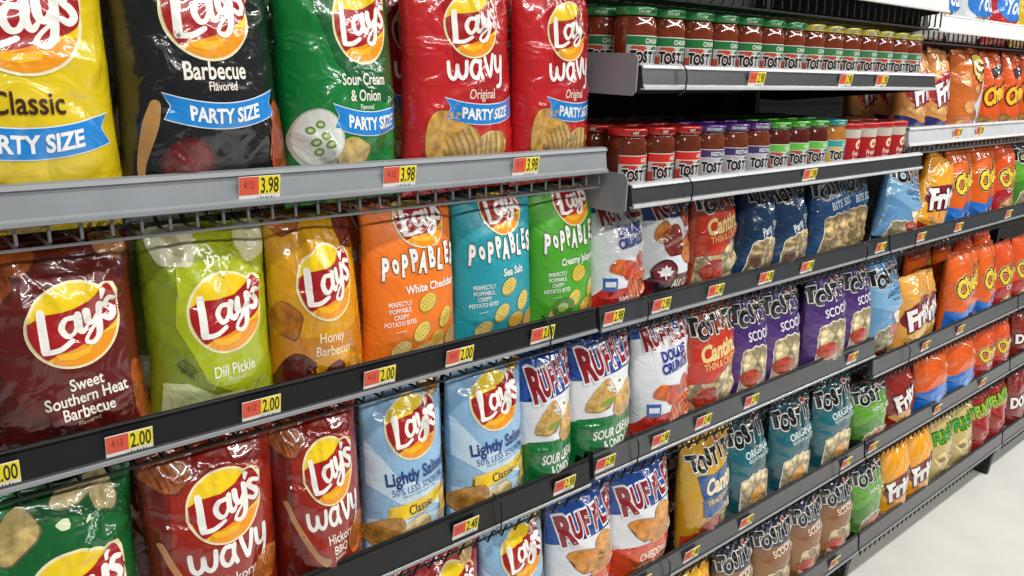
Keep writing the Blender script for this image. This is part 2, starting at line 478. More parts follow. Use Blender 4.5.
def tostitos_word(A, cx, cy, w, rot=0, n=8, part='brand_lettering'):
    """TOSTITOS with jumping letters, black on a white outline"""
    bk, wh = film('#0d0d0f'), film('#eceae6')
    st = 'TOSTiTOS'; cx += w*.05; w *= 1.24; adv = w/8.0; sz = adv*2.15
    for k, ch in enumerate(st[:n]):
        dx = (k-3.5)*adv; dz = (.10, -.12, .05, -.02, .05, -.02, -.10, .06)[k]*sz
        x, z = cx+dx*math.cos(rot), cy+dx*math.sin(rot)+dz
        r = rot+(.05, -.1, .12, 0, .02, 0, -.08, .1)[k]
        A.text(part, bk, 'I' if ch == 'i' else ch, x, z, sz*(1.0 if ch != 'i' else .86), bold=.07, rot=r, sx=.68, layer=5, outline=wh, ow=.05)
        if ch == 'i':
            A.poly(part, wh, ell(x, z+sz*.50, sz*.20, sz*.13, 16), 4); A.poly(part, film('#c22a1a'), ell(x, z+sz*.50, sz*.15, sz*.09, 14), 6)
        if ch == 'T' and k in (3, 5): A.poly(part, film('#d8a544'), ell(x, z+sz*.50, sz*.08, sz*.08, 12), 6)
def ruffles_word(A, cx, cy, w, rot=.2):
    rd, wh = film('#8f1520'), film('#efeef0')
    cx += w*.06; w *= 1.12; adv = w/7.0
    for k, ch in enumerate('RUFFLES'):
        big = 1.3 if k == 0 else (1.08 if k == 6 else 1.0-.0*k)
        dx = (k-3)*adv; x, z = cx+dx*math.cos(rot), cy+dx*math.sin(rot)+(big-1)*adv*.1
        A.text('brand_lettering', rd, ch, x, z, adv*2.8*big, bold=.05, rot=rot, sx=.50, layer=6, outline=wh, ow=.06)
def big_word(A, word, cx, cz, size, fill, edge, rot=0, sx=.8, shear=.15, edge2=None, part='brand_lettering', warp=None):
    if edge2: A.text(part, edge2, word, cx, cz, size, bold=.13, shear=shear, rot=rot, sx=sx, layer=3, warp=warp)
    A.text(part, fill, word, cx, cz, size, bold=.045, shear=shear, rot=rot, sx=sx, layer=6, outline=edge, ow=.06, warp=warp)

# ------------------------------------------------------------------ bag designs (centimetres; z measured from the bag's foot)
D = {}
def design(name):
    def deco(fn): D[name] = fn; return fn
    return deco
WHT = '#efeeea'
def party(A, base):
    pass
@design('party_classic')
def _(A):
    lays_logo(A, 1.7, 23.6, 5.8)
    A.text('flavor_lettering', film('#3b1d10'), 'Classic', 1.2, 14.8, 3.4, bold=.015, sx=.82)
    banner(A, -8.2, 9.9, 10.4, 3.3, 1.5, size=2.65)
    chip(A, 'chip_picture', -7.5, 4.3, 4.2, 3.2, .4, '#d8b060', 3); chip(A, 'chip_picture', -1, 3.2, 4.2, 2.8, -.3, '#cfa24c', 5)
    return .235, .39, .115, '#e0c41a'
@design('party_barbecue')
def _(A):
    lays_logo(A, -.4, 25.5, 5.7)
    A.text('flavor_lettering', film('#f3ece0'), 'Barbecue', -.2, 18.5, 3.0, bold=.02, sx=.82)
    A.text('flavor_lettering', film('#f3ece0'), 'Flavored', .6, 16.6, 1.5, bold=.015, sx=.82)
    banner(A, -7.4, 9.2, 13.0, 3.0, 1.4, size=2.4)
    chip(A, 'chip_picture', 9.6, 9.0, 2.0, 5.0, .05, '#b5512b', 4, True)
    A.poly('sauce_picture', film('#4a1216'), ell(-4.5, 7.2, 3.6, 3.4), 2); A.poly('sauce_picture', film('#6d1c20', kind='chip'), ell(-4.5, 7.4, 3.0, 2.7), 3)
    A.tris('brush_picture', film('#b88a52'), strokes([[(-8.3, 14.5, .8), (-9.0, 12, 1), (-9.9, 8, .6), (-10.0, 6.0, .4)]], 1.7, lambda x, y: (x, y)), 2)
    A.text('net_weight_lettering', film('#dcdcdc'), 'POTATO CHIPS', -3.6, 1.7, 1.5, bold=.015, sx=.82)
    return .235, .385, .11, '#17171a'
@design('party_sour_cream')
def _(A):
    A.poly('color_swoosh', film('#0d5a2a'), [(-3, 38), (-5.5, 33), (-6, 26), (-3.5, 20), (2, 15.5), (11.7, 13), (11.7, 38)], 1)
    lays_logo(A, 2.2, 25.0, 5.2)
    A.text('flavor_lettering', film('#f3ece0'), 'Sour Cream', 1.8, 17.6, 2.2, bold=.018, sx=.82)
    A.text('flavor_lettering', film('#f3ece0'), '& Onion', 1.9, 15.4, 2.2, bold=.018, sx=.82)
    A.text('flavor_lettering', film('#f3ece0'), 'Flavored', 2.0, 13.8, 1.0, bold=.01, sx=.82)
    banner(A, -4.6, 10.6, 11.4, 3.2, 1.3, size=2.35)
    A.poly('bowl_picture', film('#b9bfb4'), ell(-7.0, 9.5, 4.0, 4.3), 2); A.poly('bowl_picture', film('#dfe2da'), ell(-7, 9.8, 3.6, 3.8), 3)
    for k, (x, z) in enumerate(((-8.3, 10.8), (-6.8, 11.6), (-6.2, 10.0), (-7.6, 9.2), (-5.6, 8.9), (-7.0, 7.9))):
        A.poly('bowl_picture', film('#6f8f3f'), ell(x, z, .72, .55, 14), 4); A.poly('bowl_picture', film('#c7d8a0'), ell(x, z, .4, .28, 12), 5)
    chip(A, 'chip_picture', -1.0, 7.2, 3.1, 2.4, .2, '#c9b06b', 8)
    A.text('net_weight_lettering', film('#dcdcdc'), 'POTATO CHIPS', -1.6, 1.7, 1.5, bold=.0, shear=.2, sx=.8)
    return .225, .38, .11, '#0c7a35'
@design('party_wavy')
def _(A):
    A.poly('color_swoosh', film('#a8161d'), [(-3.5, 38), (-6, 30), (-4, 19), (2, 14), (11.7, 12.5), (11.7, 38)], 1)
    lays_logo(A, -.6, 25.8, 4.7)
    wavy_word(A, .2, 18.7, 11.5, film('#f4f2ee'), rot=.03)
    A.text('flavor_lettering', film('#f0dcd0'), 'Original', .6, 15.6, 2.1, bold=.01, sx=.82)
    banner(A, -6.0, 9.6, 12.4, 3.0, 1.2, size=2.3)
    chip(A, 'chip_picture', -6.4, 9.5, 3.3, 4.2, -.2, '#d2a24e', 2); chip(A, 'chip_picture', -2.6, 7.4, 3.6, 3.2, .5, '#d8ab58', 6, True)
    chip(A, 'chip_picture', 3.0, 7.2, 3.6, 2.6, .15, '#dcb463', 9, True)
    return .228, .375, .11, '#c41f24'
def lays_std(A, logo=(1.0, 19.0, 5.6)):
    lays_logo(A, *logo)
@design('sweet_southern')
def _(A):
    A.poly('color_swoosh', film('#5e130f'), [(-3, 31), (-7, 26), (-8, 17), (-5, 9), (2, 5), (10.4, 4), (10.4, 31)], 1)
    lays_std(A, (2.0, 18.9, 5.1))
    for i, (t, dz) in enumerate((('Sweet', 11.7), ('Southern Heat', 9.9), ('Barbecue', 8.1))):
        A.text('flavor_lettering', film('#f3ece0'), t, 2.3-.1*i, dz, 2.1, bold=.018, sx=.80, rot=.05)
    A.text('flavor_lettering', film('#e0c9b0'), 'Flavored', 2.0, 6.7, 1.0, bold=.01, sx=.82, rot=.05)
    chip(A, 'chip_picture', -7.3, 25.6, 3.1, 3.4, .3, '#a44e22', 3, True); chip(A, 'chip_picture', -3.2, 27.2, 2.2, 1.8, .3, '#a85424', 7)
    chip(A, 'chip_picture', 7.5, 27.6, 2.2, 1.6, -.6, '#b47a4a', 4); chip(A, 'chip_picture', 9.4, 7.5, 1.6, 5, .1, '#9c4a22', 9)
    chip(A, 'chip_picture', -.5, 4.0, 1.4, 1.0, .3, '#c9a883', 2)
    return .205, .288, .10, '#4a110e'
@design('dill_pickle')
def _(A):
    A.poly('color_swoosh', film('#a7b418'), [(-2, 31), (-5.5, 24), (-6.5, 16), (-3, 8), (3, 4.5), (9.6, 4), (9.6, 31)], 1)
    lays_std(A, (1.0, 17.2, 5.4))
    A.text('flavor_lettering', film('#f0f0d8'), 'Dill Pickle', 1.4, 9.2, 2.2, bold=.014, sx=.8)
    A.text('flavor_lettering', film('#e6e8b8'), 'Flavored', 1.6, 7.8, 1.0, bold=.01, sx=.82)
    A.poly('cream_picture', film('#d9d6b4'), ell(-5.6, 26.6, 3.6, 3.0, wob=.4, seed=2), 2); A.poly('cream_picture', film('#bfb887'), ell(-5.2, 26.8, 1.0, 2.0, rot=.4), 3)
    A.poly('cream_picture#2', film('#d5d2a0'), ell(6.8, 26.5, 2.8, 3.2, wob=.4, seed=5), 2); A.poly('cream_picture#2', film('#f0eedc'), ell(7, 25.6, .9, .6), 3)
    A.poly('pickle_picture', film('#c6cb92'), [(-8.5, 8.5), (-5.5, 8.2), (-1.5, 5.8), (3, 5.6), (3, 3), (-8.5, 3)], 2)
    for k in range(6): A.tris('dill_sprig', film('#2f4a1c'), strokes([[(-6.8+.35*k, 11.0-.28*k), (-5.8+.3*k, 11.6-.35*k)], [(-6.8+.35*k, 11.0-.28*k), (-6.3+.3*k, 9.9-.25*k)]], .13, lambda x, y: (x, y)), 4)
    return .192, .29, .095, '#7c8b16'
@design('honey_barbecue')
def _(A):
    A.poly('color_swoosh', film('#c97e12'), [(-9.3, 12), (-5, 11.2), (0, 10.8), (5, 11.6), (9.3, 13), (9.3, 0), (-9.3, 0)], 1)
    lays_std(A, (0.2, 19.0, 5.4))
    A.text('flavor_lettering', film('#f7e8c0'), 'Honey', -.2, 11.0, 2.2, bold=.01, sx=.85); A.text('flavor_lettering', film('#f7e8c0'), 'Barbecue', .2, 8.9, 2.2, bold=.01, sx=.85)
    A.poly('honey_picture', film('#e59d1a', .15), [(-4, 7.6), (2, 8.8), (8, 5.8), (6, 4.4), (0, 6), (-5, 5)], 2)
    chip(A, 'chip_picture', -6.5, 6.0, 3.2, 2.6, .2, '#5a1b12', 4); chip(A, 'chip_picture', .5, 5.4, 2.2, 1.4, .5, '#6a2015', 6)
    chip(A, 'chip_picture', 6.8, 26.5, 2.4, 3.2, .3, '#7a2a1a', 7, True); chip(A, 'chip_picture', -7.5, 14.0, 2.0, 2.6, .2, '#b06a1c', 8)
    chip(A, 'chip_picture', -5.5, 28.2, 3.0, 1.6, .3, '#b5651f', 11)
    return .19, .288, .10, '#d89a10'
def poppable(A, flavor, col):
    lays_logo(A, 1.0, 26.4, 4.4)
    wh = film('#f4f3ee', .4)
    for k, ch in enumerate('POPPABLES'):
        x = -6.5+k*1.72; z = 19.2+.16*k+(.4 if k % 2 else -.25)
        A.text('poppables_lettering', wh, ch if k != 1 else 'o', x, z, 4.7 if k != 1 else 4.2, bold=.05, sx=.47, rot=(-.08, .1, -.04, .07)[k % 4], layer=4, outline=film('#5a4a3a', .4), ow=.035)
    A.text('flavor_lettering', wh, flavor, 2.0, 15.6, 1.85, bold=.025, sx=.88, rot=.06)
    for k, t in enumerate(('PERFECTLY', 'POPPABLE,', 'CRISPY', 'POTATO BITES')):
        A.text('claim_lettering', wh, t, -4.3, 13.2-1.05*k, 1.05, bold=.012, sx=.8, rot=.06, layer=3)
    A.tris('claim_lettering', wh, strokes([[(-5.2, 8.6), (-3.6, 8.8)]], .1, lambda x, y: (x, y)), 3)
    for k, (x, z, r) in enumerate(((1.0, 12.9, .5), (5.2, 9.7, 1.0), (-.3, 8.2, .7), (3.5, 6.3, .2), (-4.0, 5.6, .5), (7.2, 6.0, .9))):
        c = '#e3c44e' if k < 3 else ('#d6a23a', '#d9bb74', '#cf9c4e')[k-3]
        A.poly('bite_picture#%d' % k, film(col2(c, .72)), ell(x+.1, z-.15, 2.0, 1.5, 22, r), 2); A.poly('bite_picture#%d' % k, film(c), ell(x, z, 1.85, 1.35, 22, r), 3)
        for i in range(-2, 3):
            for j in range(-1, 2):
                dx, dz = i*.62+(j % 2)*.3, j*.62
                if (dx/1.5)**2+(dz/1.0)**2 < 1:
                    A.poly('bite_picture#%d' % k, film('#9c9a30'), ell(x+dx*math.cos(r)-dz*math.sin(r), z+dx*math.sin(r)+dz*math.cos(r), .17, .12, 7), 4)
@design('poppables_cheddar')
def _(A):
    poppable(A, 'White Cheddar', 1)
    chip(A, 'chip_picture', 1.5, 4.6, 3.4, 1.6, .1, '#e2c088', 3); chip(A, 'chip_picture', -.5, 3.6, 2.2, 1.2, .1, '#b04a20', 5)
    return .188, .292, .085, '#f07816'
@design('poppables_sea_salt')
def _(A):
    poppable(A, 'Sea Salt', 1); return .185, .290, .085, '#1f9bab'
@design('poppables_jalapeno')
def _(A):
    poppable(A, 'Creamy Jalapeno', 1)
    A.poly('pepper_picture', film('#4c7a20'), ell(-2.6, 6.6, 2.6, 1.8, rot=.2), 5); A.poly('pepper_picture', film('#a7c76a'), ell(-2.9, 6.7, 1.2, .9), 6)
    return .19, .292, .09, '#4aa526'
@design('sour_cream')
def _(A):
    A.poly('color_swoosh', film('#0b5c28'), [(-3.5, 32), (-6.5, 25), (-6, 15), (-2, 9), (9.9, 5), (9.9, 32)], 1)
    lays_std(A, (1.0, 17.6, 5.7))
    A.text('flavor_lettering', film('#f3ece0'), 'Sour Cream', 1, 9.8, 2.2, bold=.018, sx=.8); A.text('flavor_lettering', film('#f3ece0'), '& Onion', 1, 7.9, 2.2, bold=.018, sx=.8)
    chip(A, 'chip_picture', -5.6, 26.0, 4.0, 2.2, .75, '#c9b273', 2); chip(A, 'chip_picture', 3.0, 30.0, 3.6, 1.2, .2, '#cbbd8a', 5)
    chip(A, 'chip_picture', 6.0, 28.6, 1.6, 2.4, .2, '#d8c890', 6); A.poly('onion_picture', film('#d8e4b8'), ell(0.6, 26.6, .9, .6, wob=.5), 3)
    A.poly('onion_picture#2', film('#d8e4b8'), ell(3.6, 26.2, .5, .25, rot=.6), 3)
    return .198, .312, .10, '#0b7d34'
@design('wavy_hickory')
def _(A):
    A.poly('color_swoosh', film('#95200e'), [(-3, 32.5), (-6.5, 26), (-7.5, 17), (-5.5, 9), (1, 5), (10, 6), (10, 32.5)], 1)
    lays_std(A, (.7, 22.6, 5.1))
    wavy_word(A, .9, 14.9, 12.6, film('#f4f2ee'), rot=.02)
    A.text('flavor_lettering', film('#f3ece0'), 'Hickory', 1.2, 11.9, 2.3, bold=.012, sx=.82, rot=.06); A.text('flavor_lettering', film('#f3ece0'), 'BBQ', 1.0, 9.8, 2.2, bold=.012, sx=.82, rot=.06)
    A.text('flavor_lettering', film('#f3ece0'), 'Flavored', .8, 8.3, 1.0, bold=.01, sx=.82, rot=.06)
    chip(A, 'chip_picture', -6.3, 28.6, 2.8, 2.6, .3, '#b5602b', 3, True); chip(A, 'chip_picture', 6.2, 10.4, 2.4, 3.4, -.5, '#c46a2a', 7, True)
    A.tris('brush_picture', film('#c08a5a'), strokes([[(-8.6, 19, .7), (-6.8, 14, .9), (-4.2, 9.6, 1), (-2.2, 8.0, 1.7)]], 1.0, lambda x, y: (x, y)), 2)
    return .2, .318, .105, '#6e170d'
@design('lightly_salted')
def _(A):
    A.poly('color_swoosh', film('#c6dcec'), [(-9, 24), (-4, 17), (9, 13), (9, 9), (-4, 12.5), (-9, 16)], 1)
    A.poly('color_swoosh', film('#c6dcec'), [(-9, 10), (9, 8.5), (9, 2), (-9, 2)], 1)
    lays_std(A, (.0, 25.2, 5.2))
    A.text('flavor_lettering', film('#123a7c'), 'Lightly Salted', .5, 17.4, 3.1, bold=.03, sx=.86, rot=.07)
    A.text('flavor_lettering', film('#2a5c9c'), '50% LESS SODIUM', .6, 15.0, 1.7, bold=.008, sx=.92, rot=.07)
    A.text('flavor_lettering', film('#5a86b4'), 'than our original potato chips', .5, 14.0, .8, sx=.85, rot=.07)
    A.poly('flavor_ribbon', film('#f0c81c'), [(-6.4, 9.0), (7.6, 11.4), (9, 11.2), (9, 13.6), (-6.0, 12.0), (-5.0, 10.6)], 2)
    A.text('ribbon_lettering<flavor_ribbon', film('#1e1a14'), 'Classic', .6, 11.2, 2.4, bold=.012, sx=.85, rot=.1, layer=4)
    chip(A, 'chip_picture', -6.2, 7.2, 3.2, 3.0, .3, '#c08a3c', 3); chip(A, 'chip_picture', -.5, 6.8, 4.2, 2.2, .3, '#dcc58e', 6)
    chip(A, 'chip_picture', 7.2, 9.5, 1.4, 3.8, -.1, '#d9b45c', 7); chip(A, 'chip_picture', 6.2, 31, 2.6, 1.7, .4, '#b99150', 2)
    return .188, .318, .10, '#8fbadd'
@design('red_lays')
def _(A):
    lays_std(A, (0, 24.2, 5.0)); chip(A, 'chip_picture', 4.5, 30.2, 1.8, 2.6, -.5, '#d9b27a', 3)
    A.text('flavor_lettering', film('#f3ece0'), 'Flamin Hot', 0, 15, 2.4, bold=.02, sx=.8)
    return .18, .318, .10, '#b3262c'
def ruffles(A, W, H, top, mid, low, rot=.17, wz=None, topz=.66, lowz=.26):
    A.poly('blue_panel', film('#1b4b9c'), zig(-W/2, W/2, H*topz, .45, 14, 1.6)+[(W/2, H), (-W/2, H)], 1)
    A.poly('flavor_panel', film(low), zig(-W/2, W/2, H*lowz, .5, 16, .6)[::-1]+[(-W/2, 0), (W/2, 0)], 1)
    ruffles_word(A, .2, wz or H*.80, W*.86, rot)
@design('ruffles_sour_cream')
def _(A):
    ruffles(A, 18, 33, 0, 0, '#0e7337', lowz=.41, topz=.70)
    chip(A, 'chip_picture', -3.2, 18.2, 3.8, 2.4, .8, '#d7ae62', 3); A.poly('dip_picture', film('#dfe2e2'), ell(.8, 20.0, 3.4, 1.9), 2); A.poly('dip_picture', film('#f2f2ee'), ell(.8, 20.3, 3.0, 1.4), 3)
    A.poly('dip_picture', film('#86a343'), ell(-2.0, 17.0, 2.0, .6, rot=.3), 5); A.poly('dip_picture', film('#6a8a35'), ell(1.8, 20.9, .6, .3), 4)
    chip(A, 'chip_picture', 3.6, 16.9, 4.2, 2.9, .55, '#dbab55', 5)
    A.text('flavor_lettering', film('#f0f0ea'), 'SOUR CREAM', .9, 10.4, 3.0, bold=.03, sx=.66, rot=.05); A.text('flavor_lettering', film('#f0f0ea'), '& ONION', .9, 7.9, 2.5, bold=.02, sx=.66, rot=.05)
    return .18, .322, .10, '#e8e9ec'
@design('ruffles_cheddar')
def _(A):
    ruffles(A, 18, 32, 0, 0, '#dd4c22', lowz=.40, topz=.70)
    chip(A, 'chip_picture', -1.6, 17.0, 4.2, 2.6, -.2, '#d98f33', 3); chip(A, 'chip_picture', 3.4, 18.8, 3.4, 2.8, .7, '#dc9636', 6); chip(A, 'chip_picture', 2.4, 15.0, 3.6, 1.9, .5, '#d58a2e', 9)
    A.text('flavor_lettering', film('#f6ead8'), 'CHEDDAR', .9, 10.0, 2.8, bold=.03, sx=.66, rot=.05); A.text('flavor_lettering', film('#f6ead8'), '& SOUR CREAM', .9, 7.6, 1.8, bold=.02, sx=.66, rot=.05)
    return .18, .314, .10, '#e8e9ec'
@design('ruffles_double_crunch')
def _(A):
    A.poly('blue_panel', film('#1b4b9c'), zig(-9, 9, 27.8, .4, 14, 1.4)+[(9, 31), (-9, 31)], 1)
    A.poly('flavor_panel', film('#c8281e'), zig(-9, 9, 8.6, 1.2, 10, .6)[::-1]+[(-9, 0), (9, 0)], 1)
    ruffles_word(A, -.4, 27.3, 12.6, .10)
    bl = film('#20318f')
    A.text('crunch_lettering', bl, 'DOUBLE', .8, 22.9, 2.9, bold=.045, sx=.72, rot=.14, shear=.15, layer=4, outline=film('#c9cfe6'), ow=.03); A.text('crunch_lettering', bl, 'CRUNCH', .8, 20.3, 2.9, bold=.045, sx=.72, rot=.14, shear=.15, layer=4, outline=film('#c9cfe6'), ow=.03)
    A.poly('wing_picture', film('#c23a1c', kind='chip'), ell(-.6, 14.0, 3.6, 2.2, rot=-.2, wob=.5, seed=3), 3); A.poly('wing_picture', film('#d0492c', kind='chip'), ell(3.8, 15.4, 2.0, 2.0, wob=.5, seed=4), 3)
    A.poly('wing_picture', film('#dd6a2a', kind='chip'), ell(-3.6, 14.6, 1.9, 1.6, wob=.5, seed=6), 4)
    chip(A, 'chip_picture', 3.0, 9.4, 4.6, 3.6, .5, '#d9662e', 8, True)
    A.poly('badge', film('#2c62b4'), rect(-7.0, 9.3, -4.2, 12.2), 2); A.poly('badge', film('#e9edf4'), rect(-6.6, 10.2, -4.6, 11.4), 3)
    A.text('flavor_lettering', film('#f2e2dc'), 'HOT WINGS', 1.5, 7.0, 2.5, bold=.03, sx=.62, rot=.05)
    return .18, .308, .10, '#e6e8ec'
@design('ruffles_all_dressed')
def _(A):
    A.poly('blue_panel', film('#1b3f7c'), zig(-9, 9, 24.0, .5, 12, 1.4)+[(9, 31), (-9, 31)], 1)
    A.poly('flavor_panel', film('#5a1420'), zig(-9, 9, 9.4, .7, 12, .8)[::-1]+[(-9, 0), (9, 0)], 1)
    ruffles_word(A, 0, 27.4, 14, .16)
    chip(A, 'chip_picture', -2.6, 18.0, 3.4, 3.6, .3, '#8c2f20', 2); chip(A, 'chip_picture', -4.8, 20.2, 1.8, 2.6, -.5, '#c07a38', 5); chip(A, 'chip_picture', 4.2, 15.8, 3.9, 3.4, .3, '#dd8a4c', 7)
    chip(A, 'chip_picture', 3.0, 23.0, 2.0, 2.2, .8, '#b5612c', 9)
    A.poly('maple_badge', film('#1b1014'), ell(-4.4, 10.6, 3.1, 3.2), 3); A.poly('maple_badge', film('#6c1a26'), ell(-4.4, 10.6, 2.7, 2.8), 4)
    leaf = [(0, 2.0), (.5, 1.1), (1.1, 1.4), (1.0, .5), (2.0, .4), (1.2, -.4), (1.4, -1.0), (.2, -.8), (.15, -1.8), (-.15, -1.8), (-.2, -.8), (-1.4, -1.0), (-1.2, -.4), (-2.0, .4), (-1.0, .5), (-1.1, 1.4), (-.5, 1.1)]
    A.poly('maple_badge', film('#ecebea'), [(-4.4+x*.95, 10.6+z*.95) for x, z in leaf], 5); A.poly('maple_badge', film('#17121a'), rect(-6.4, 3.0, -2.2, 8.0), 3)
    A.text('flavor_lettering', film('#efe6e0'), 'ALL DRESSED', 2.8, 8.0, 2.6, bold=.03, sx=.66, rot=.05)
    return .18, .30, .10, '#dfe0e4'
def window(A, W, H, z, col='#f0ddb0', sag=2.5):
    e = lambda x: z+sag*math.cos(x/W*3.0*1.1)-.8*sag+.25*math.sin(x*2.2)
    A.poly('window_border', film('#ece6d6'), wave(-W*.34, W*.5, lambda x: e(x)+.35)+[(W*.5, 1.5), (-W*.40, 1.5)], 2)
    A.poly('chips_window', film(col, kind='chips', rough=.3), wave(-W*.33, W*.5, e)+[(W*.5, 1.5), (-W*.38, 1.5)], 3)
def bowl(A, x, z, r):
    A.poly('salsa_bowl', film('#c9b8a4'), ell(x, z-.7*r, r*.95, r*.85), 4); A.poly('salsa_bowl', film('#b8391c', kind='chip'), ell(x, z, r, r*.62, wob=.2), 5)
    A.text('bowl_lettering<salsa_bowl', film('#2a1a14'), 'TOSTITOS', x, z-.95*r, r*.5, bold=.02, sx=.7, layer=6)
def tost(A, W, H, sub, subcol='#e8e6f0', wz=.80, wcol='#f0ddb0', zw=.46, rot=.06, sub_size=2.6, band=None, sub2=None):
    if band: A.poly('top_band', film(band), [(-W/2, H*.74), (0, H*.71), (W/2, H*.74), (W/2, H), (-W/2, H)], 1)
    window(A, W, H, H*zw, wcol)
    tostitos_word(A, .1, H*wz, W*.93, rot)
    A.text('flavor_lettering', film(subcol), sub, .9, H*(wz-.165), sub_size, bold=.02, sx=.82, rot=.12)
    if sub2: A.text('flavor_lettering', film(subcol), sub2, 1.4, H*(wz-.225), sub_size*.45, bold=.01, sx=.85, rot=.12)
@design('tostitos_scoops')
def _(A):
    A.poly('color_fold', film('#593a80'), [(-8.5, 22), (-2, 17), (3, 18), (-3, 9), (-8.5, 8)], 1)
    tost(A, 17.6, 31, 'SCOOPS!', wz=.83, zw=.55, sub_size=3.3); bowl(A, -3.0, 9.6, 3.5); return .176, .31, .10, '#46286c'
@design('tostitos_scoops_grain')
def _(A):
    A.poly('color_fold', film('#9a6c3a'), [(-8.5, 20), (-1, 14), (-3, 8), (-8.5, 7)], 1)
    A.text('flavor_lettering', film('#e8d8c0'), 'MULTIGRAIN', 1.2, 21.6, 1.3, bold=.02, sx=.8, rot=.12)
    tost(A, 17.6, 31, 'SCOOPS!', '#eadcc8', wz=.83, zw=.46, wcol='#d8bd98', band='#15233f', sub_size=2.9); bowl(A, -3.6, 9.4, 3.3); return .176, .31, .10, '#8a5c34'
@design('tostitos_lighter')
def _(A):
    A.poly('color_fold', film('#7cabd0'), [(-8.5, 26), (8.5, 19), (8.5, 12), (-8.5, 17)], 1)
    tost(A, 17.6, 32, 'LIGHTLY', '#1b3c6c', wz=.80, zw=.30, sub_size=2.4, sub2='SALTED'); A.poly('window_border', film('#e8dcc0'), [(0, 14), (8, 15), (8, 9), (4, 6)], 4)
    bowl(A, 1.8, 8.6, 3.2); return .176, .31, .10, '#5f93c0'
@design('tostitos_original')
def _(A):
    tost(A, 18, 31, 'ORIGINAL', '#cfe4e4', wz=.84, zw=.46, sub_size=2.9, wcol='#f2e0b4', sub2='RESTAURANT STYLE'); A.poly('bowl_picture', film('#d99a44', kind='chip'), ell(.5, 8.5, 2.8, 2.2, wob=.3), 4)
    A.poly('color_fold', film('#12606c'), [(-9, 27), (-2, 20), (-4, 14), (-9, 12)], 1)
    return .18, .31, .10, '#0d4c58'
@design('tostitos_hint')
def _(A):
    A.poly('color_fold', film('#3f7a22'), [(-9, 14), (-2, 17), (3, 12), (-4, 8), (-9, 7)], 1)
    A.poly('top_band', film('#16242e'), [(-9, 26.5), (9, 26.8), (9, 31), (-9, 31)], 1)
    tost(A, 18, 31, 'HINT OF', '#e0ecc8', wz=.83, zw=.36, sub_size=2.6, sub2='LIME'); bowl(A, -.5, 9.0, 2.8); return .18, .31, .10, '#5b9c2c'
@design('tostitos_bites')
def _(A):
    tost(A, 18, 30, 'BITE SIZE', '#cfe0ee', wz=.84, zw=.56, sub_size=3.2, wcol='#e2c48c'); return .18, .305, .10, '#1f4f82'
@design('tostitos_restaurant')
def _(A):
    A.text('size_lettering', film('#d5dee6'), 'Party', -1.6, 16.2, 3.2, bold=.03, sx=.7, rot=.35); A.text('size_lettering#2', film('#d5dee6'), 'Size!', 3.4, 18.0, 3.2, bold=.03, sx=.7, rot=.35); A.text('flavor_lettering', film('#8fa8c0'), 'BITES', 0, 21.5, 2.0, bold=.02, sx=.8, rot=.35)
    window(A, 18, 29, 13.5, '#e6ca94', 3.0); tostitos_word(A, 0, 26.2, 15.5, .15); A.poly('badge', film('#5a3a2a', kind='chip'), ell(-3.6, 8, 2.2, 1.8), 4)
    return .185, .295, .11, '#153a60'
@design('tostitos_cantina_thin')
def _(A):
    A.poly('red_panel', film('#c8331c'), [(-8, 22.5), (8, 23.5), (8, 15), (2, 16.5), (-3, 13), (-8, 12)], 2)
    A.poly('chips_window', film('#ead6a6', kind='chips'), [(-8, 12), (-2, 12.4), (3, 16), (8.6, 14.5), (8.6, 1.5), (-8.6, 1.5)], 1)
    tostitos_word(A, 0, 26.2, 16, .06)
    A.text('cantina_lettering', film('#f0cf8a'), 'Cantina', .2, 20.2, 5.6, bold=.04, shear=.25, sx=.78, rot=.12, layer=4); A.text('cantina_lettering', film('#f2b06a'), 'THIN & CRISPY', .6, 16.9, 2.3, bold=.03, sx=.78, rot=.12, layer=4)
    A.poly('salsa_picture', film('#a8321e', kind='chip'), ell(-3.6, 8.0, 3.6, 2.8, wob=.3), 3); return .176, .302, .09, '#b9482a'
@design('tostitos_cantina_traditional')
def _(A):
    A.poly('blue_panel', film('#1d4c86'), [(-6.4, 22.6), (-1, 21.8), (8.6, 23.6), (8.6, 13), (3, 12.6), (-2, 11), (-5.0, 11.6), (-5.4, 17), ], 2)
    A.poly('chips_window', film('#f0dcae', kind='chips'), [(-4, 11), (8.9, 14), (8.9, 1.5), (-4, 1.5)], 1)
    A.poly('red_corner', film('#b83a22'), [(-9, 7), (-3, 7.5), (-3, .5), (-9, .5)], 1)
    tostitos_word(A, .6, 26.0, 15.5, .05)
    A.text('cantina_lettering', film('#f0dcae'), 'Cantina', 1.8, 19.4, 5.4, bold=.04, shear=.25, sx=.76, rot=.1, layer=4); A.text('cantina_lettering', film('#e0c07c'), 'TRADITIONAL', 1.8, 15.4, 2.3, bold=.03, sx=.76, rot=.1, layer=4)
    A.poly('salsa_picture', film('#9c3020', kind='chip'), ell(-1.4, 8.0, 3.6, 2.5, wob=.3), 3); return .186, .31, .10, '#c99a1c'
@design('tostitos_yellow')
def _(A):
    A.poly('color_fold', film('#d9591c'), ell(-3.4, 24.5, 2.2, 1.6, wob=.5), 1); A.poly('color_fold#2', film('#d9591c'), ell(4.4, 23.5, 1.6, 1.4, wob=.5), 1)
    tost(A, 18, 29, 'CANTINA', '#5a2a10', wz=.66, zw=.36); return .186, .292, .11, '#e6aa10'
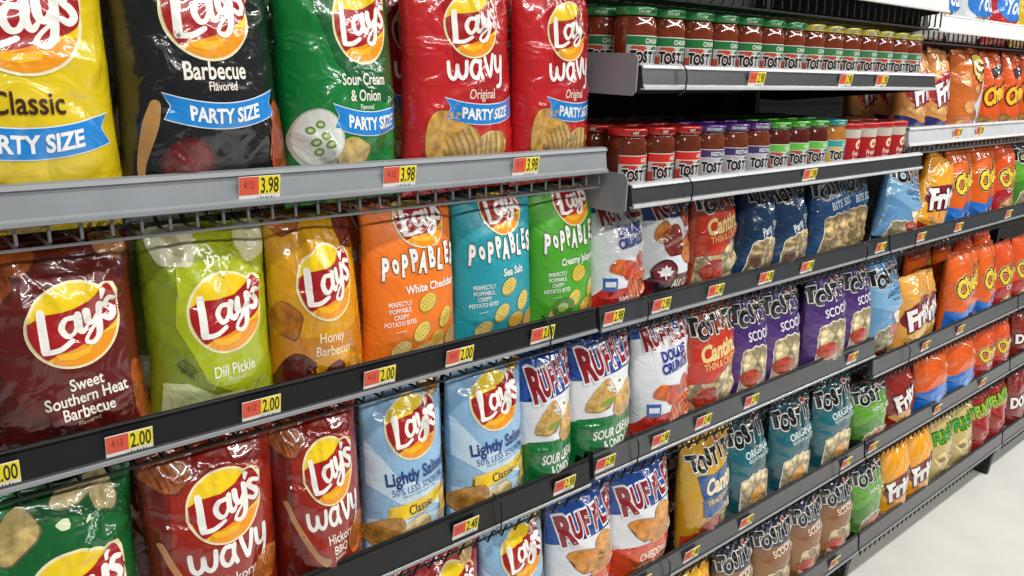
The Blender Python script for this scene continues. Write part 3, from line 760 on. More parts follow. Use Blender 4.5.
@design('fritos')
def _(A):
    A.poly('lower_panel', film('#6c7a86'), [(-8.2, 5), (0, 3.6), (8.2, 5), (8.2, 0), (-8.2, 0)], 1)
    A.poly('brand_lettering', film('#7c1a24'), ell(0, 15.2, 7.8, 4.8, rot=.28), 2); A.poly('brand_lettering', film('#b82226'), ell(0, 14.4, 6.4, 3.0, rot=.28), 3)
    big_word(A, 'Fritos', .6, 15.4, 8.4, film('#f4f0ee'), film('#5a1030'), rot=.32, sx=.78, shear=.2)
    A.poly('chip_picture', film('#e6b04a', kind='chip'), ell(.5, 8.6, 6, 2.4, rot=.1, wob=.3), 2)
    return .17, .27, .10, '#e3a246'
@design('fritos_scoops')
def _(A):
    A.poly('lower_panel', film('#2a2a66'), [(-8.5, 9), (0, 7.4), (8.5, 10), (8.5, 0), (-8.5, 0)], 1)
    A.poly('brand_lettering', film('#b22226'), ell(0, 17.0, 7.8, 5.0, rot=.35), 2)
    big_word(A, 'Fritos', .6, 17.4, 8.2, film('#f4f0ee'), film('#6a2a5a'), rot=.42, sx=.78, shear=.2)
    A.text('scoops_lettering', film('#e6e6f0'), 'SCOOPS', 2.2, 5.4, 2.6, bold=.03, sx=.8, rot=.2)
    A.poly('chip_picture', film('#e0b070', kind='chip'), ell(-2, 11.2, 5, 2.0, rot=.1, wob=.3), 2); return .17, .285, .10, '#d9924a'
@design('fritos_red')
def _(A):
    A.poly('chip_picture', film('#dfa048', kind='chip'), ell(0, 9.5, 7, 2.6, wob=.3), 2); A.poly('flame_panel', film('#c93a34', kind='chip'), [(-8.2, 7), (8.2, 8), (8.2, 1), (-8.2, 1)], 1)
    big_word(A, 'Fritos', .4, 17, 8.4, film('#f4f0ee'), film('#3a0c14'), rot=.4, sx=.78, shear=.2); return .17, .275, .10, '#8c2018'
@design('fritos_flavor')
def _(A):
    A.poly('lower_panel', film('#a82a22'), [(-8.2, 5), (0, 3.6), (8.2, 5), (8.2, 0), (-8.2, 0)], 1)
    A.poly('brand_lettering', film('#7c1a24'), ell(0, 14.4, 8.0, 4.2, rot=.3), 2)
    big_word(A, 'Fritos', .4, 14.8, 8.6, film('#f4f0ee'), film('#4a1024'), rot=.36, sx=.8, shear=.2)
    A.poly('chip_picture', film('#e6a050', kind='chip'), ell(1, 8, 6, 2.2, rot=.2, wob=.3), 3); return .17, .28, .10, '#f0a31c'
@design('cheetos_puffs')
def _(A):
    A.poly('blue_panel', film('#1b6cc8'), [(-9, 10.5), (-4, 9.5), (1, 12), (5, 11), (9, 14.5), (9, .6), (-9, .6)], 1)
    A.poly('blue_panel', film('#0f4a9c'), ell(2, 7.2, 1.2, .9, wob=.5), 2)
    A.poly('puff_picture', film('#e8c4a4', kind='chip'), ell(7.6, 9.2, 1.4, 5.0, rot=-.25, wob=.3), 2)
    big_word(A, 'Cheetos', 1.2, 21.0, 8.8, film('#f5d13a'), film('#140c08'), rot=.42, sx=.62, shear=.2, edge2=film('#f0e0b0')); return .19, .31, .11, '#de6018'
@design('cheetos_plain')
def _(A):
    A.poly('blue_panel', film('#1b6cc8'), [(-9, 14), (-3, 15.5), (9, 17.5), (9, .6), (-9, .6)], 1); A.poly('blue_panel', film('#5a9ce0'), ell(-2, 8, 1.2, 4.5, rot=-.5), 2)
    A.poly('blue_panel', film('#0f4a9c'), ell(4, 11, 1.4, 1.1, wob=.5), 2); A.poly('puff_picture', film('#d9c4b0', kind='chip'), ell(7.8, 9, 1.2, 6, rot=-.1, wob=.3), 2); return .19, .30, .11, '#dc5c18'
@design('cheetos_flamin')
def _(A):
    A.poly('flame_panel', film('#a8161a'), [(-9, 12), (0, 14), (9, 12), (9, .6), (-9, .6)], 1); A.poly('puff_picture', film('#e0a870', kind='chip'), ell(0, 7, 6.5, 2.6, rot=.4, wob=.4), 2)
    A.text('flavor_lettering', film('#f4e8e0'), 'Crunchy', 0, 13.2, 2.8, bold=.02, sx=.8, rot=.2)
    big_word(A, 'Cheetos', 1.0, 19.5, 8.4, film('#e8c23a'), film('#140c08'), rot=.4, sx=.62, shear=.2, edge2=film('#f0e0b0')); return .18, .30, .10, '#d8501c'
@design('cheetos_popcorn')
def _(A):
    for k, (x, z, r) in enumerate(((-5.5, 20, 2.0), (-3, 12, 2.6), (-6, 6, 2.2), (3, 7, 2.4), (5.5, 13, 1.8), (-1, 24.5, 1.6), (0, 17, 1.4))):
        A.poly('puff_picture#%d' % k, film('#e2a46a', kind='chip'), ell(x, z, r, r*.9, wob=.3, seed=k), 2)
    A.poly('white_panel', film('#e0e4ec'), [(1, 1), (2, 8), (-1.5, 12), (2.5, 16), (6, 22), (8.8, 19), (7, 10), (8.6, 4), (5.5, 1)], 3)
    A.poly('white_panel', film('#4a6ca8'), [(3.2, 3), (4.2, 9), (6.4, 6), (6.2, 3)], 4)
    A.poly('brand_lettering', film('#241410'), ell(2.2, 23.4, 4.4, 4.6), 3); A.poly('brand_lettering', film('#f0c85a'), ell(2.2, 23.4, 3.9, 4.1), 4); A.text('brand_lettering', film('#241410'), 'Ch', 2.2, 23.4, 5.4, bold=.05, sx=.8, rot=.3, layer=6)
    return .19, .295, .10, '#cc6a26'
@design('cheetos_crunchy')
def _(A):
    A.poly('puff_picture', film('#e8b050', kind='chips'), [(-9, 9), (0, 6.5), (9, 11), (9, .6), (-9, .6)], 1)
    A.poly('dark_panel', film('#2a201e'), [(-5, 23), (6, 25.5), (7, 22.5), (-4, 20)], 2)
    big_word(A, 'Cheetos', .6, 16.4, 7.6, film('#f2c332'), film('#5a1408'), rot=.3, sx=.66, shear=.2); return .18, .29, .10, '#d8561c'
@design('funyuns')
def _(A):
    A.poly('yellow_panel', film('#e6cf2a'), [(-8.5, 17), (8.5, 20), (8.5, 25), (-8.5, 22)], 1)
    big_word(A, 'FUNYUNS', 0, 21.6, 6.0, film('#3aa02a'), film('#143c10'), rot=.2, sx=.56, shear=.1)
    for k, (x, z) in enumerate(((-3.6, 12), (2.6, 13.4), (-1, 6.5), (5.2, 7.5))):
        A.poly('ring_picture#%d' % k, film('#e3c98a', kind='chip'), ell(x, z, 3.0, 2.6, wob=.2, seed=k), 2); A.poly('ring_picture#%d' % k, film('#5a8a2a' if k % 2 else '#8a6a3a'), ell(x, z, 1.4, 1.1), 3)
    return .17, .275, .09, '#c4b070'
@design('funyuns_flamin')
def _(A):
    A.poly('yellow_panel', film('#e6a02a'), [(-8.5, 18), (8.5, 20), (8.5, 23), (-8.5, 21)], 1)
    big_word(A, 'FUNYUNS', 0, 22.5, 6.0, film('#8ac02a'), film('#143c10'), rot=.2, sx=.56, shear=.1)
    for k, (x, z) in enumerate(((-2.6, 12), (2.6, 7.4))):
        A.poly('ring_picture#%d' % k, film('#c8503a', kind='chip'), ell(x, z, 3.0, 2.6, wob=.2, seed=k), 2); A.poly('ring_picture#%d' % k, film('#6a1418'), ell(x, z, 1.4, 1.1), 3)
    return .17, .275, .09, '#9c2420'
@design('doritos')
def _(A):
    big_word(A, 'DORITOS', .6, 17.0, 6.6, film('#f4f2f0'), film('#120c0c'), rot=.15, sx=.66, shear=.15)
    A.poly('chip_picture', film('#c8502a', kind='chip'), [(-4, 4), (5, 6), (-.5, 12)], 2); return .19, .31, .10, '#84241c'
@design('top_blue')
def _(A):
    A.poly('blue_oval', film('#2f7cd0'), ell(0, 11.5, 8.0, 5.0), 1); A.text('brand_lettering', film('#f2f4f8'), 'You', 0, 11.5, 7, bold=.03, shear=.25, sx=.85)
    chip(A, 'chip_picture', -3.4, 5.4, 4.6, 1.7, .1, '#b98a4a', 3); chip(A, 'chip_picture', 4.2, 4.4, 3.6, 1.7, -.1, '#c69a5a', 5); A.poly('corner_panel', film('#2a2f7a'), [(-1, 5.4), (2.6, 6), (2, 3.4), (-.8, 3.2)], 4)
    return .2, .24, .10, '#e6eaf0'
@design('top_blue_red')
def _(A):
    A.poly('blue_oval', film('#2f7cd0'), ell(0, 12.0, 8.0, 4.8), 1); A.text('brand_lettering', film('#f2f4f8'), 'You', 0, 12.0, 7, bold=.03, shear=.25, sx=.85)
    chip(A, 'chip_picture', -1.0, 5.0, 2.4, 2.2, .1, '#d98a8a', 3); chip(A, 'chip_picture', 4.2, 4.4, 2.6, 1.7, -.1, '#d8a070', 5)
    return .2, .24, .10, '#c02a2c'

PROTO = {}
def make_bag(name, scale=1.0):
    """build the bag of a design once"""
    A = Art(); W, H, T, col = D[name](A)
    root = empty('chip_bag', 'x', 'snack bag')
    S = Pouch(W, H, T, seed=hash_name(name), crinkle=.55 if 'poppables' in name else 1.0, taper={'tostitos_restaurant': .45, 'tostitos_bites': .38, 'tostitos_cantina_thin': .12, 'tostitos_lighter': .12, 'party_barbecue': .12, 'party_wavy': .10, 'honey_barbecue': .12, 'fritos': .2}.get(name, .04))
    rough = .42 if 'poppables' in name else .26
    S.build(film(col, rough), root)
    drape(A, S, root)
    KIDS[root.name] = list(root.children)
    PROTO[name] = [root, False, (W, H, T)]
def hash_name(s):
    h = 7
    for c in s: h = (h*131+ord(c)) % 99991
    return h
rng = random.Random(5)
def put_bag(name, X, Y, Z, label, yaw=0, lean=4, roll=0, sc=(1, 1, 1), group=None, cat='snack bag'):
    if name not in PROTO: make_bag(name)
    root, used, dims = PROTO[name]
    rot = Euler((math.radians(-lean), math.radians(roll), math.radians(yaw)), 'XYZ')
    if not used:
        PROTO[name][1] = True
        root.location = (X, Y, Z); root.rotation_euler = rot; root['label'] = label; r = root
        if group: r['group'] = group
    else:
        r = copy_tree(root, (X, Y, Z), rot, label, group)
        if group is None and 'group' in r: del r['group']
    r.scale = sc
    return r

# ------------------------------------------------------------------ the setting
mesh_obj('floor', [(-3, -4, 0), (9, -4, 0), (9, 1.72, 0), (-3, 1.72, 0)], [(0, 1, 2, 3)], FLOORM, smooth=False)['kind'] = 'structure'
w = MB().box(-1.0, 6.2, 1.53, 1.56, .0, 2.5).build('wall_back', BACKM); w['kind'] = 'structure'

SEAM = [-.13, 1.093, 2.313, 3.533, 4.75]
DEPTH_BACK = 1.5
def shelf(x0, x1, Y0, zt, zb, style, label, deck, wires='zig', group=None, endplate=False):
    """one shelf: price rail, wire deck, support brackets"""
    g = .006
    t = empty('store_shelf', label, 'shelf', ((x0+x1)/2, Y0, deck), group=group)
    ox, oy, oz = t.location
    x0 += g; x1 -= g
    A, B = x0-ox, x1-ox
    zt -= oz; zb -= oz
    face, lip, wire, deckm = {'black': (RAILF, LIP, BLACKW, BLACKP), 'grey': (GREY, GREY, GREYW, GREYW), 'white': (WHITER, WHITER, BLACKW, BLACKP),
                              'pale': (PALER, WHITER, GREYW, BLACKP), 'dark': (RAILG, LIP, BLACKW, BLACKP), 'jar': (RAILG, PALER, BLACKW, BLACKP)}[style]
    # rail body, tilted so that its foot stands out a little
    MB().extr([(.004, zt), (.010, zt+.002), (.016, zt), (.014, zb+.002), (.001, zb+.002), (-.004, zb+.004), (-.002, zb+.008)], A, B).build('price_rail', face, t)
    MB().extr([(-.0065, zb), (-.0035, zb-.0012), (.004, zb-.0005), (.004, zb+.0015), (-.003, zb+.0022), (-.0045, zb+.006), (-.0065, zb+.0045)], A, B).build('rail_lip', lip, t)
    if style in ('jar', 'grey', 'pale'):
        MB().extr([(-.001, zt-.002), (.002, zt+.003), (.012, zt+.0045), (.018, zt+.002), (.016, zt-.003), (.004, zt-.004)], A, B).build('top_lip', PALER if style == 'jar' else face, t)
    else:
        MB().tube([(A, .008, zt+.004), (B, .008, zt+.004)], .0032, 8).build('top_lip', BLACKW if style in ('black', 'dark') else face, t)
    # wire deck
    m = MB(); back = DEPTH_BACK-oy-.02
    if wires == 'solid':
        m.box(A, B, .018, back, -.012, -.001, .002); m.build('deck', deckm, t)
    else:
        n = int((B-A)/.0335)
        for k in range(n+1):
            x = A+.006+(B-A-.012)*k/n
            if wires == 'hook':
                m.tube([(x, .012, zb+.006), (x, .010, -.001), (x, .016, -.006), (x, .03, -.0065), (x, back, -.0065)], .0021, 6)
            else:
                m.tube([(x, .018, zb+.004), (x, .03, -.0065), (x, back, -.0065)], .0019, 5)
        m.tube([(A, .0135, -.0075), (B, .0135, -.0075)], .0021)
        for yy in (.12, .24, .36, back-.01): m.tube([(A, yy, -.0095), (B, yy, -.0095)], .0024)
        m.build('wire_deck', wire, t)
        if wires == 'zig':     # the zigzag front wire under black rails
            z = MB(); q = []
            k = 0; x = A+.01
            while x < B-.01:
                q.append((x, .004, zb-.002 if k % 2 == 0 else -.009)); x += .0165; k += 1
            z.tube(q, .0022, 5); z.build('zigzag_wire', wire, t)
    # brackets at both ends
    for x in (A-.002, B-.002):
        MB().plate([(.02, zb-.002), (.02, zt), (back, zt), (back, -.075), (back-.08, -.075), (.06, zb-.008)], x, .004).build('bracket', BLACKP if style != 'grey' else GREY, t)
    if endplate:
        P = [(.012, zt+.022), (.004, zt+.014), (.004, zb-.004), (.012, zb-.012), (.40, zb-.012), (.40, zt+.022)]
        MB().plate(P, A-.012, .003).build('end_plate', GREY, t)
    return t
R = 1.0
shelf(SEAM[0], SEAM[1], 1.0, 1.465, 1.424, 'grey', 'wide grey metal shelf with hooked wires carrying the largest bags', 1.402, 'hook')
shelf(SEAM[0], SEAM[1], 1.0, 1.157, 1.116, 'black', 'black rail shelf at left carrying maroon to lime-green bags, priced 2.00', 1.102, 'hook')
shelf(SEAM[0], SEAM[1], .99, .838, .786, 'black', 'black rail shelf at lower left carrying dark red and pale blue bags', .766)
shelf(SEAM[0], SEAM[1], .97, .51, .455, 'black', 'lowest left shelf, below the bright red and pale blue bags', .435)
shelf(SEAM[0], SEAM[1], .94, .20, .146, 'black', 'base shelf of the left bay, under all its other shelves', .125)
shelf(SEAM[0], SEAM[1], 1.05, 1.86, 1.815, 'white', 'topmost shelf of the left bay, above the largest bags', 1.80)
shelf(SEAM[1], SEAM[2], .95, 1.82, 1.771, 'white', 'black wire shelf with a white rail above the upper jars', 1.735, 'hook')
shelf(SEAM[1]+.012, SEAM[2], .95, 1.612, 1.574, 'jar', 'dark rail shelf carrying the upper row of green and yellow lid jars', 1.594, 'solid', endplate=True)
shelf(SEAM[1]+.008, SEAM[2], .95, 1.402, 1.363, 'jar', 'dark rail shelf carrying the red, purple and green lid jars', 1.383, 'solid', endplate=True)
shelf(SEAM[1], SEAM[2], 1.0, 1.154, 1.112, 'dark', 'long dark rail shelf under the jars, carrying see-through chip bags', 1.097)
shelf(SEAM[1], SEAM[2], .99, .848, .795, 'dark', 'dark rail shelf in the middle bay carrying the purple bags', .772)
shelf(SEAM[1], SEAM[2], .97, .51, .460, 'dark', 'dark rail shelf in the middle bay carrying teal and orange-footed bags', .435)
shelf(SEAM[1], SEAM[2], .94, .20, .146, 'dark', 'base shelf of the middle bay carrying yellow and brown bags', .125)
for i in (2, 3):
    w = ('third bay', 'far right bay')[i-2]
    a, b = SEAM[i], SEAM[i+1]
    shelf(a, b, 1.0, 1.769, 1.728, 'white', 'white rail shelf high in the %s, under the blue oval bags' % w, 1.705, 'hook')
    shelf(a, b, 1.0, 1.465, 1.418, 'pale', 'pale grey rail shelf in the %s, second from the top' % w, 1.40, 'hook')
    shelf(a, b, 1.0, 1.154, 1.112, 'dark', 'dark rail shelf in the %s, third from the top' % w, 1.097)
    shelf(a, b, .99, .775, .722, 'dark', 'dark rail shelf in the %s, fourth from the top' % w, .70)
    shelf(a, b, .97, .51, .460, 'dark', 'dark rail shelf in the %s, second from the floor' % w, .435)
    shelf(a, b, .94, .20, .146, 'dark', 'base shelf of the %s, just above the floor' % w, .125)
# uprights and feet of the shelving run
for k, x in enumerate(SEAM):
    m = MB().box(x-.012, x+.012, 1.49, 1.528, 0, 2.45)
    t = empty('shelf_upright', 'black slotted upright behind the shelves, %s of five from the left' % ('first', 'second', 'third', 'fourth', 'fifth')[k], 'upright', (0, 0, 0))
    m.build('post', BLACKP, t)
    MB().plate([(.965, .0), (.960, .10), (.975, .108), (1.49, .108), (1.49, 0)], x-.012, .024).build('base_leg', BLACKP, t)
# kick plates
for k in range(4):
    o = MB().box(SEAM[k]+.014, SEAM[k+1]-.014, 1.16, 1.175, .0, .10, .002).build('kick_plate', BLACKP)
    o['label'] = 'black kick plate set back under the base shelf, %s from the left' % ('first', 'second', 'third', 'fourth')[k]; o['category'] = 'kick plate'

# ------------------------------------------------------------------ bags on shelves
ROWS = {}
def ordinal(k): return ('first', 'second', 'third', 'fourth', 'fifth', 'sixth', 'seventh', 'eighth', 'ninth', 'tenth', 'eleventh', 'twelfth', 'thirteenth', 'fourteenth', 'fifteenth')[k]
def row(Z, Yf, lst, back=True, zs=1.0):
    """front bags; Yf is the plane of the rail, bags stand just behind it"""
    for e in lst:
        if e[0] not in PROTO: make_bag(e[0])
    # neighbours touch with their thin side edges only: a crowded bag gives way on its left
    pos = [[e[1], (e[3] if len(e) > 3 else {}).get('w', PROTO[e[0]][2][0])] for e in lst]
    for k in range(1, len(lst)):
        d0 = (lst[k-1][3] if len(lst[k-1]) > 3 else {}).get('dy', 0); d1 = (lst[k][3] if len(lst[k]) > 3 else {}).get('dy', 0)
        over = (pos[k-1][1]+pos[k][1])/2*.955-abs(pos[k][0]-pos[k-1][0])
        if over > 0 and abs(d0-d1) < .015 and lst[k][1] > lst[k-1][1]:
            over = min(over, .035); pos[k][1] -= over; pos[k][0] += over/2
    for k, e in enumerate(lst):
        name, X, label = e[:3]; o = e[3] if len(e) > 3 else {}
        X = pos[k][0]
        W, H, T = PROTO[name][2]
        y = Yf+.056+o.get('dy', 0)
        dz = o.get('dz', 0.003)
        sc = o.get('sc', (1, 1, 1))
        sc = (pos[k][1]/W, sc[1], sc[2])
        sc = (sc[0], sc[1], sc[2]*min(1, zs/(H*sc[2])))
        put_bag(name, X, y, Z+dz, label, o.get('yaw', rng.uniform(-3, 3)), o.get('lean', 3), o.get('roll', rng.uniform(-1.2, 1.2)), sc, cat='snack bag')
        if back and not o.get('nob'):
            put_bag(name, X+rng.uniform(-.004, .004), y+T*1.38, Z+.003, 'bag behind the ' + label, rng.uniform(-3, 3), 4, rng.uniform(-1, 1), (sc[0]*.9, sc[1]*.9, sc[2]*.97))
row(1.402, 1.0, zs=0.39, lst=[
    ('party_classic', 0.163, 'large yellow Classic party size bag, leftmost on the grey shelf', dict(w=0.240)),
    ('party_barbecue', 0.386, 'large black Barbecue party size bag on the grey shelf', dict(w=0.222)),
    ('party_sour_cream', 0.578, 'large green Sour Cream and Onion party size bag on the grey shelf', dict(w=0.205, dy=.006)),
    ('party_wavy', 0.797, 'large red wavy Original bag, left of the pair on the grey shelf', dict(w=0.230)),
    ('party_wavy', 0.985, 'large red wavy Original bag, at the right end of the grey shelf', dict(w=0.215))])
row(1.102, 1.0, zs=0.29, lst=[
    ('sweet_southern', 0.185, 'maroon Sweet Southern Heat Barbecue bag, leftmost under the grey shelf'),
    ('dill_pickle', 0.365, 'lime-yellow Dill Pickle bag under the grey shelf'),
    ('honey_barbecue', 0.516, 'golden Honey Barbecue bag under the grey shelf'),
    ('poppables_cheddar', 0.697, 'orange White Cheddar bites bag under the grey shelf', dict(roll=1)),
    ('poppables_sea_salt', 0.868, 'turquoise Sea Salt bites bag under the grey shelf', dict(roll=0)),
    ('poppables_jalapeno', 1.034, 'bright green Creamy Jalapeno bites bag at the end of its shelf')])
row(.766, .99, zs=0.322, lst=[
    ('sour_cream', 0.152, 'green bag with chips at its corners, at the bottom left corner', dict(w=0.200)),
    ('wavy_hickory', 0.348, 'dark red wavy Hickory bag beside the green bag at lower left', dict(w=0.205)),
    ('wavy_hickory', 0.508, 'dark red wavy Hickory BBQ bag beside the pale blue bag', dict(w=0.185)),
    ('lightly_salted', 0.673, 'pale blue Lightly Salted Classic bag, left of the pair', dict(w=0.180)),
    ('lightly_salted', 0.860, 'pale blue Lightly Salted Classic bag, right of the pair beside Ruffles', dict(w=0.185)),
    ('ruffles_sour_cream', 0.985, 'white and green Ruffles Sour Cream bag, left of the pair', dict(w=0.170)),
    ('ruffles_sour_cream', 1.160, 'white and green Ruffles Sour Cream bag, right of the pair', dict(w=0.180, dz=.012, nob=1))])
row(.435, .97, zs=0.315, lst=[
    ('wavy_hickory', 0.600, 'dark wavy bag at the bottom edge, left of the bright red one', dict(w=0.180)),
    ('red_lays', 0.755, 'bright red bag at the bottom edge beside a pale blue one', dict(w=0.180)),
    ('lightly_salted', 0.924, 'pale blue bag alone at the bottom edge', dict(w=0.185)),
    ('ruffles_cheddar', 1.113, 'orange-footed Ruffles Cheddar bag, left of the pair', dict(w=0.190)),
    ('ruffles_cheddar', 1.308, 'orange-footed Ruffles Cheddar bag, right of the pair', dict(w=0.200)),
    ('tostitos_cantina_traditional', 1.555, 'mustard Cantina Traditional bag with a blue panel', dict(w=0.215)),
    ('tostitos_original', 1.750, 'teal Original tortilla bag, first of three beside the Cantina bag', dict(w=0.190, lean=7)),
    ('tostitos_original', 1.944, 'teal Original tortilla bag, middle of three', dict(w=0.200)),
    ('tostitos_original', 2.174, 'teal Original tortilla bag, last of three beside the green bag', dict(w=0.220)),
    ('tostitos_hint', 2.410, 'green Hint of Lime bag on the shelf of teal bags', dict(sc=(1, 1, .8), w=0.215))])
row(.125, .94, zs=0.295, lst=[
    ('tostitos_yellow', 1.490, 'yellow-orange tortilla bag at the bottom edge, left of the brown ones', dict(w=0.200)),
    ('tostitos_yellow', 1.310, 'yellow-orange tortilla bag hidden at the frame bottom', dict(w=0.200)),
    ('tostitos_scoops_grain', 1.681, 'brown multigrain Scoops bag, first of four', dict(w=0.170)),
    ('tostitos_scoops_grain', 1.870, 'brown multigrain Scoops bag, second of four', dict(w=0.190)),
    ('tostitos_scoops_grain', 2.040, 'brown multigrain Scoops bag, third of four', dict(w=0.180)),
    ('tostitos_scoops_grain', 2.220, 'brown multigrain Scoops bag, last of four', dict(w=0.180)),
    ('tostitos_hint', 2.420, 'green Hint of Lime bag on the lowest shelf', dict(w=0.200))])
row(1.097, 1.0, zs=0.268, lst=[
    ('ruffles_double_crunch', 1.188, 'white Ruffles Hot Wings bag directly under the jars', dict(w=0.160)),
    ('ruffles_all_dressed', 1.344, 'white and maroon Ruffles All Dressed bag with a leaf badge', dict(w=0.170)),
    ('tostitos_cantina_thin', 1.512, 'red Cantina Thin bag directly under the jars', dict(w=0.170)),
    ('tostitos_restaurant', 1.662, 'dark blue tortilla bag, left of the two creased ones', dict(w=0.170, roll=4)),
    ('tostitos_restaurant', 1.832, 'dark blue Party Size tortilla bag, right of two creased ones', dict(w=0.190, roll=-7)),
    ('tostitos_bites', 2.040, 'blue Bite Size tortilla bag, left of its pair', dict(w=0.200, roll=-3)),
    ('tostitos_bites', 2.185, 'blue Bite Size tortilla bag, right of its pair', dict(w=0.180, roll=3, dy=.025, nob=1)),
    ('tostitos_lighter', 2.420, 'pale blue tortilla bag slumping over the shelf seam', dict(w=0.25, roll=14, sc=(1.1, 1, .96), nob=1))])
row(.772, .99, zs=0.312, lst=[
    ('ruffles_double_crunch', 1.363, 'white Ruffles Double Crunch bag beside the red Cantina bag', dict(w=0.185)),
    ('tostitos_cantina_thin', 1.539, 'red Cantina Thin bag beside the purple bags', dict(w=0.180)),
    ('tostitos_scoops', 1.690, 'purple Scoops bag, first of four', dict(w=0.160)),
    ('tostitos_scoops', 1.850, 'purple Scoops bag, second of four', dict(w=0.170)),
    ('tostitos_scoops', 2.065, 'purple Scoops bag, third of four, set forward', dict(w=0.215, dy=-.01)),
    ('tostitos_scoops', 2.235, 'purple Scoops bag, last of four', dict(w=0.175)),
    ('tostitos_lighter', 2.430, 'pale blue Lightly tortilla bag beside the purple bags', dict(w=0.200, nob=1, dz=-.01))])
row(1.40, 1.0, zs=0.29, lst=[
    ('fritos_scoops', 2.400, 'orange-tan Fritos Scoops bag beside the upper jars, left of its pair', dict(w=0.170, roll=6)),
    ('fritos_scoops', 2.550, 'orange-tan Fritos Scoops bag beside the upper jars, right of its pair', dict(w=0.160, roll=3)),
    ('cheetos_popcorn', 2.780, 'orange bag printed with round puffs and a white patch', dict(w=0.230)),
    ('cheetos_crunchy', 2.970, 'red-orange Cheetos bag with a dark stripe, left of its pair', dict(w=0.180)),
    ('cheetos_crunchy', 3.150, 'red-orange Cheetos bag with a dark stripe, right of its pair', dict(w=0.180)),
    ('cheetos_crunchy', 3.340, 'red-orange Cheetos bag cut by the right edge of the frame', dict(w=0.180))])
row(1.705, 1.0, zs=0.24, lst=[
    ('top_blue', 2.46, 'white bag with a blue oval at the top edge, leftmost'),
    ('top_blue', 2.70, 'white bag with a blue oval at the top edge, second from left'),
    ('top_blue_red', 2.95, 'red bag with a blue oval at the top edge'),
    ('party_classic', 3.2, 'yellow bag at the top right corner', dict(sc=(.8, .9, .7)))], back=False)
row(1.097, 1.0, zs=0.283, lst=[
    ('fritos_flavor', 2.640, 'yellow Fritos bag tipped against the first orange bag', dict(w=0.180, roll=18, nob=1)),
    ('cheetos_puffs', 2.860, 'orange and blue Cheetos bag, left of the pair below the pale rail', dict(w=0.210)),
    ('cheetos_puffs', 3.060, 'orange and blue Cheetos bag, right of the pair below the pale rail', dict(w=0.200)),
    ('cheetos_flamin', 3.260, 'red Cheetos Crunchy bag below the pale rail', dict(w=0.190)),
    ('tostitos_hint', 3.460, 'green bag cut by the right edge, below the pale rail', dict(w=0.200))])
row(.70, .99, zs=0.375, lst=[
    ('fritos', 2.660, 'yellow-tan Fritos bag with a grey foot', dict(w=0.240, sc=(1, 1, 1.05))),
    ('fritos', 2.780, 'yellow-tan Fritos bag with a grey foot, right of its twin', dict(w=0.180, dy=.02)),
    ('cheetos_puffs', 3.050, 'large orange and blue Cheetos bag beside the yellow Fritos', dict(w=0.260)),
    ('cheetos_puffs', 3.250, 'large orange and blue Cheetos bag second from the Fritos', dict(w=0.200)),
    ('cheetos_flamin', 3.440, 'red Cheetos bag on the fourth shelf, left of its pair', dict(w=0.190)),
    ('cheetos_flamin', 3.620, 'red Cheetos bag on the fourth shelf, right of its pair', dict(w=0.190))])
row(.435, .97, zs=0.245, lst=[
    ('fritos_red', 2.610, 'dark red Fritos bag beside the Hint of Lime bag', dict(w=0.18, sc=(1, 1, .9))),
    ('cheetos_plain', 2.860, 'orange and blue bag without lettering, left of its pair', dict(w=0.240, sc=(1, 1, .9))),
    ('cheetos_plain', 3.100, 'orange and blue bag without lettering, right of its pair', dict(w=0.240, sc=(1, 1, .9))),
    ('cheetos_flamin', 3.330, 'orange Cheetos bag beside the blue pair, left', dict(w=0.200, sc=(1, 1, .85))),
    ('cheetos_flamin', 3.500, 'orange Cheetos bag beside the blue pair, right', dict(w=0.180, sc=(1, 1, .85))),
    ('doritos', 3.750, 'dark red Doritos bag on the shelf second from the floor', dict(w=0.200, sc=(1, 1, .9))),
    ('doritos', 3.970, 'second dark red Doritos bag on the shelf second from the floor', dict(w=0.200, sc=(1, 1, .9)))])
row(.125, .94, zs=0.295, lst=[
    ('fritos_flavor', 2.620, 'orange-yellow Fritos bag on the lowest shelf, left of its pair', dict(w=0.180, sc=(1, 1, 1.0))),
    ('fritos_flavor', 2.800, 'orange-yellow Fritos bag on the lowest shelf, right of its pair', dict(w=0.180, sc=(1, 1, 1.0))),
    ('funyuns', 3.000, 'green and yellow Funyuns bag on the lowest shelf, left of its pair', dict(w=0.200)),
    ('funyuns', 3.190, 'green and yellow Funyuns bag on the lowest shelf, right of its pair', dict(w=0.190)),
    ('funyuns_flamin', 3.370, 'red Funyuns bag on the lowest shelf, left of its pair', dict(w=0.180)),
    ('funyuns_flamin', 3.540, 'red Funyuns bag on the lowest shelf, right of its pair', dict(w=0.180)),
    ('doritos', 3.760, 'dark red Doritos bag on the lowest shelf, nearest', dict(w=0.200)),
    ('doritos', 3.970, 'dark red Doritos bag on the lowest shelf, farther', dict(w=0.200))])

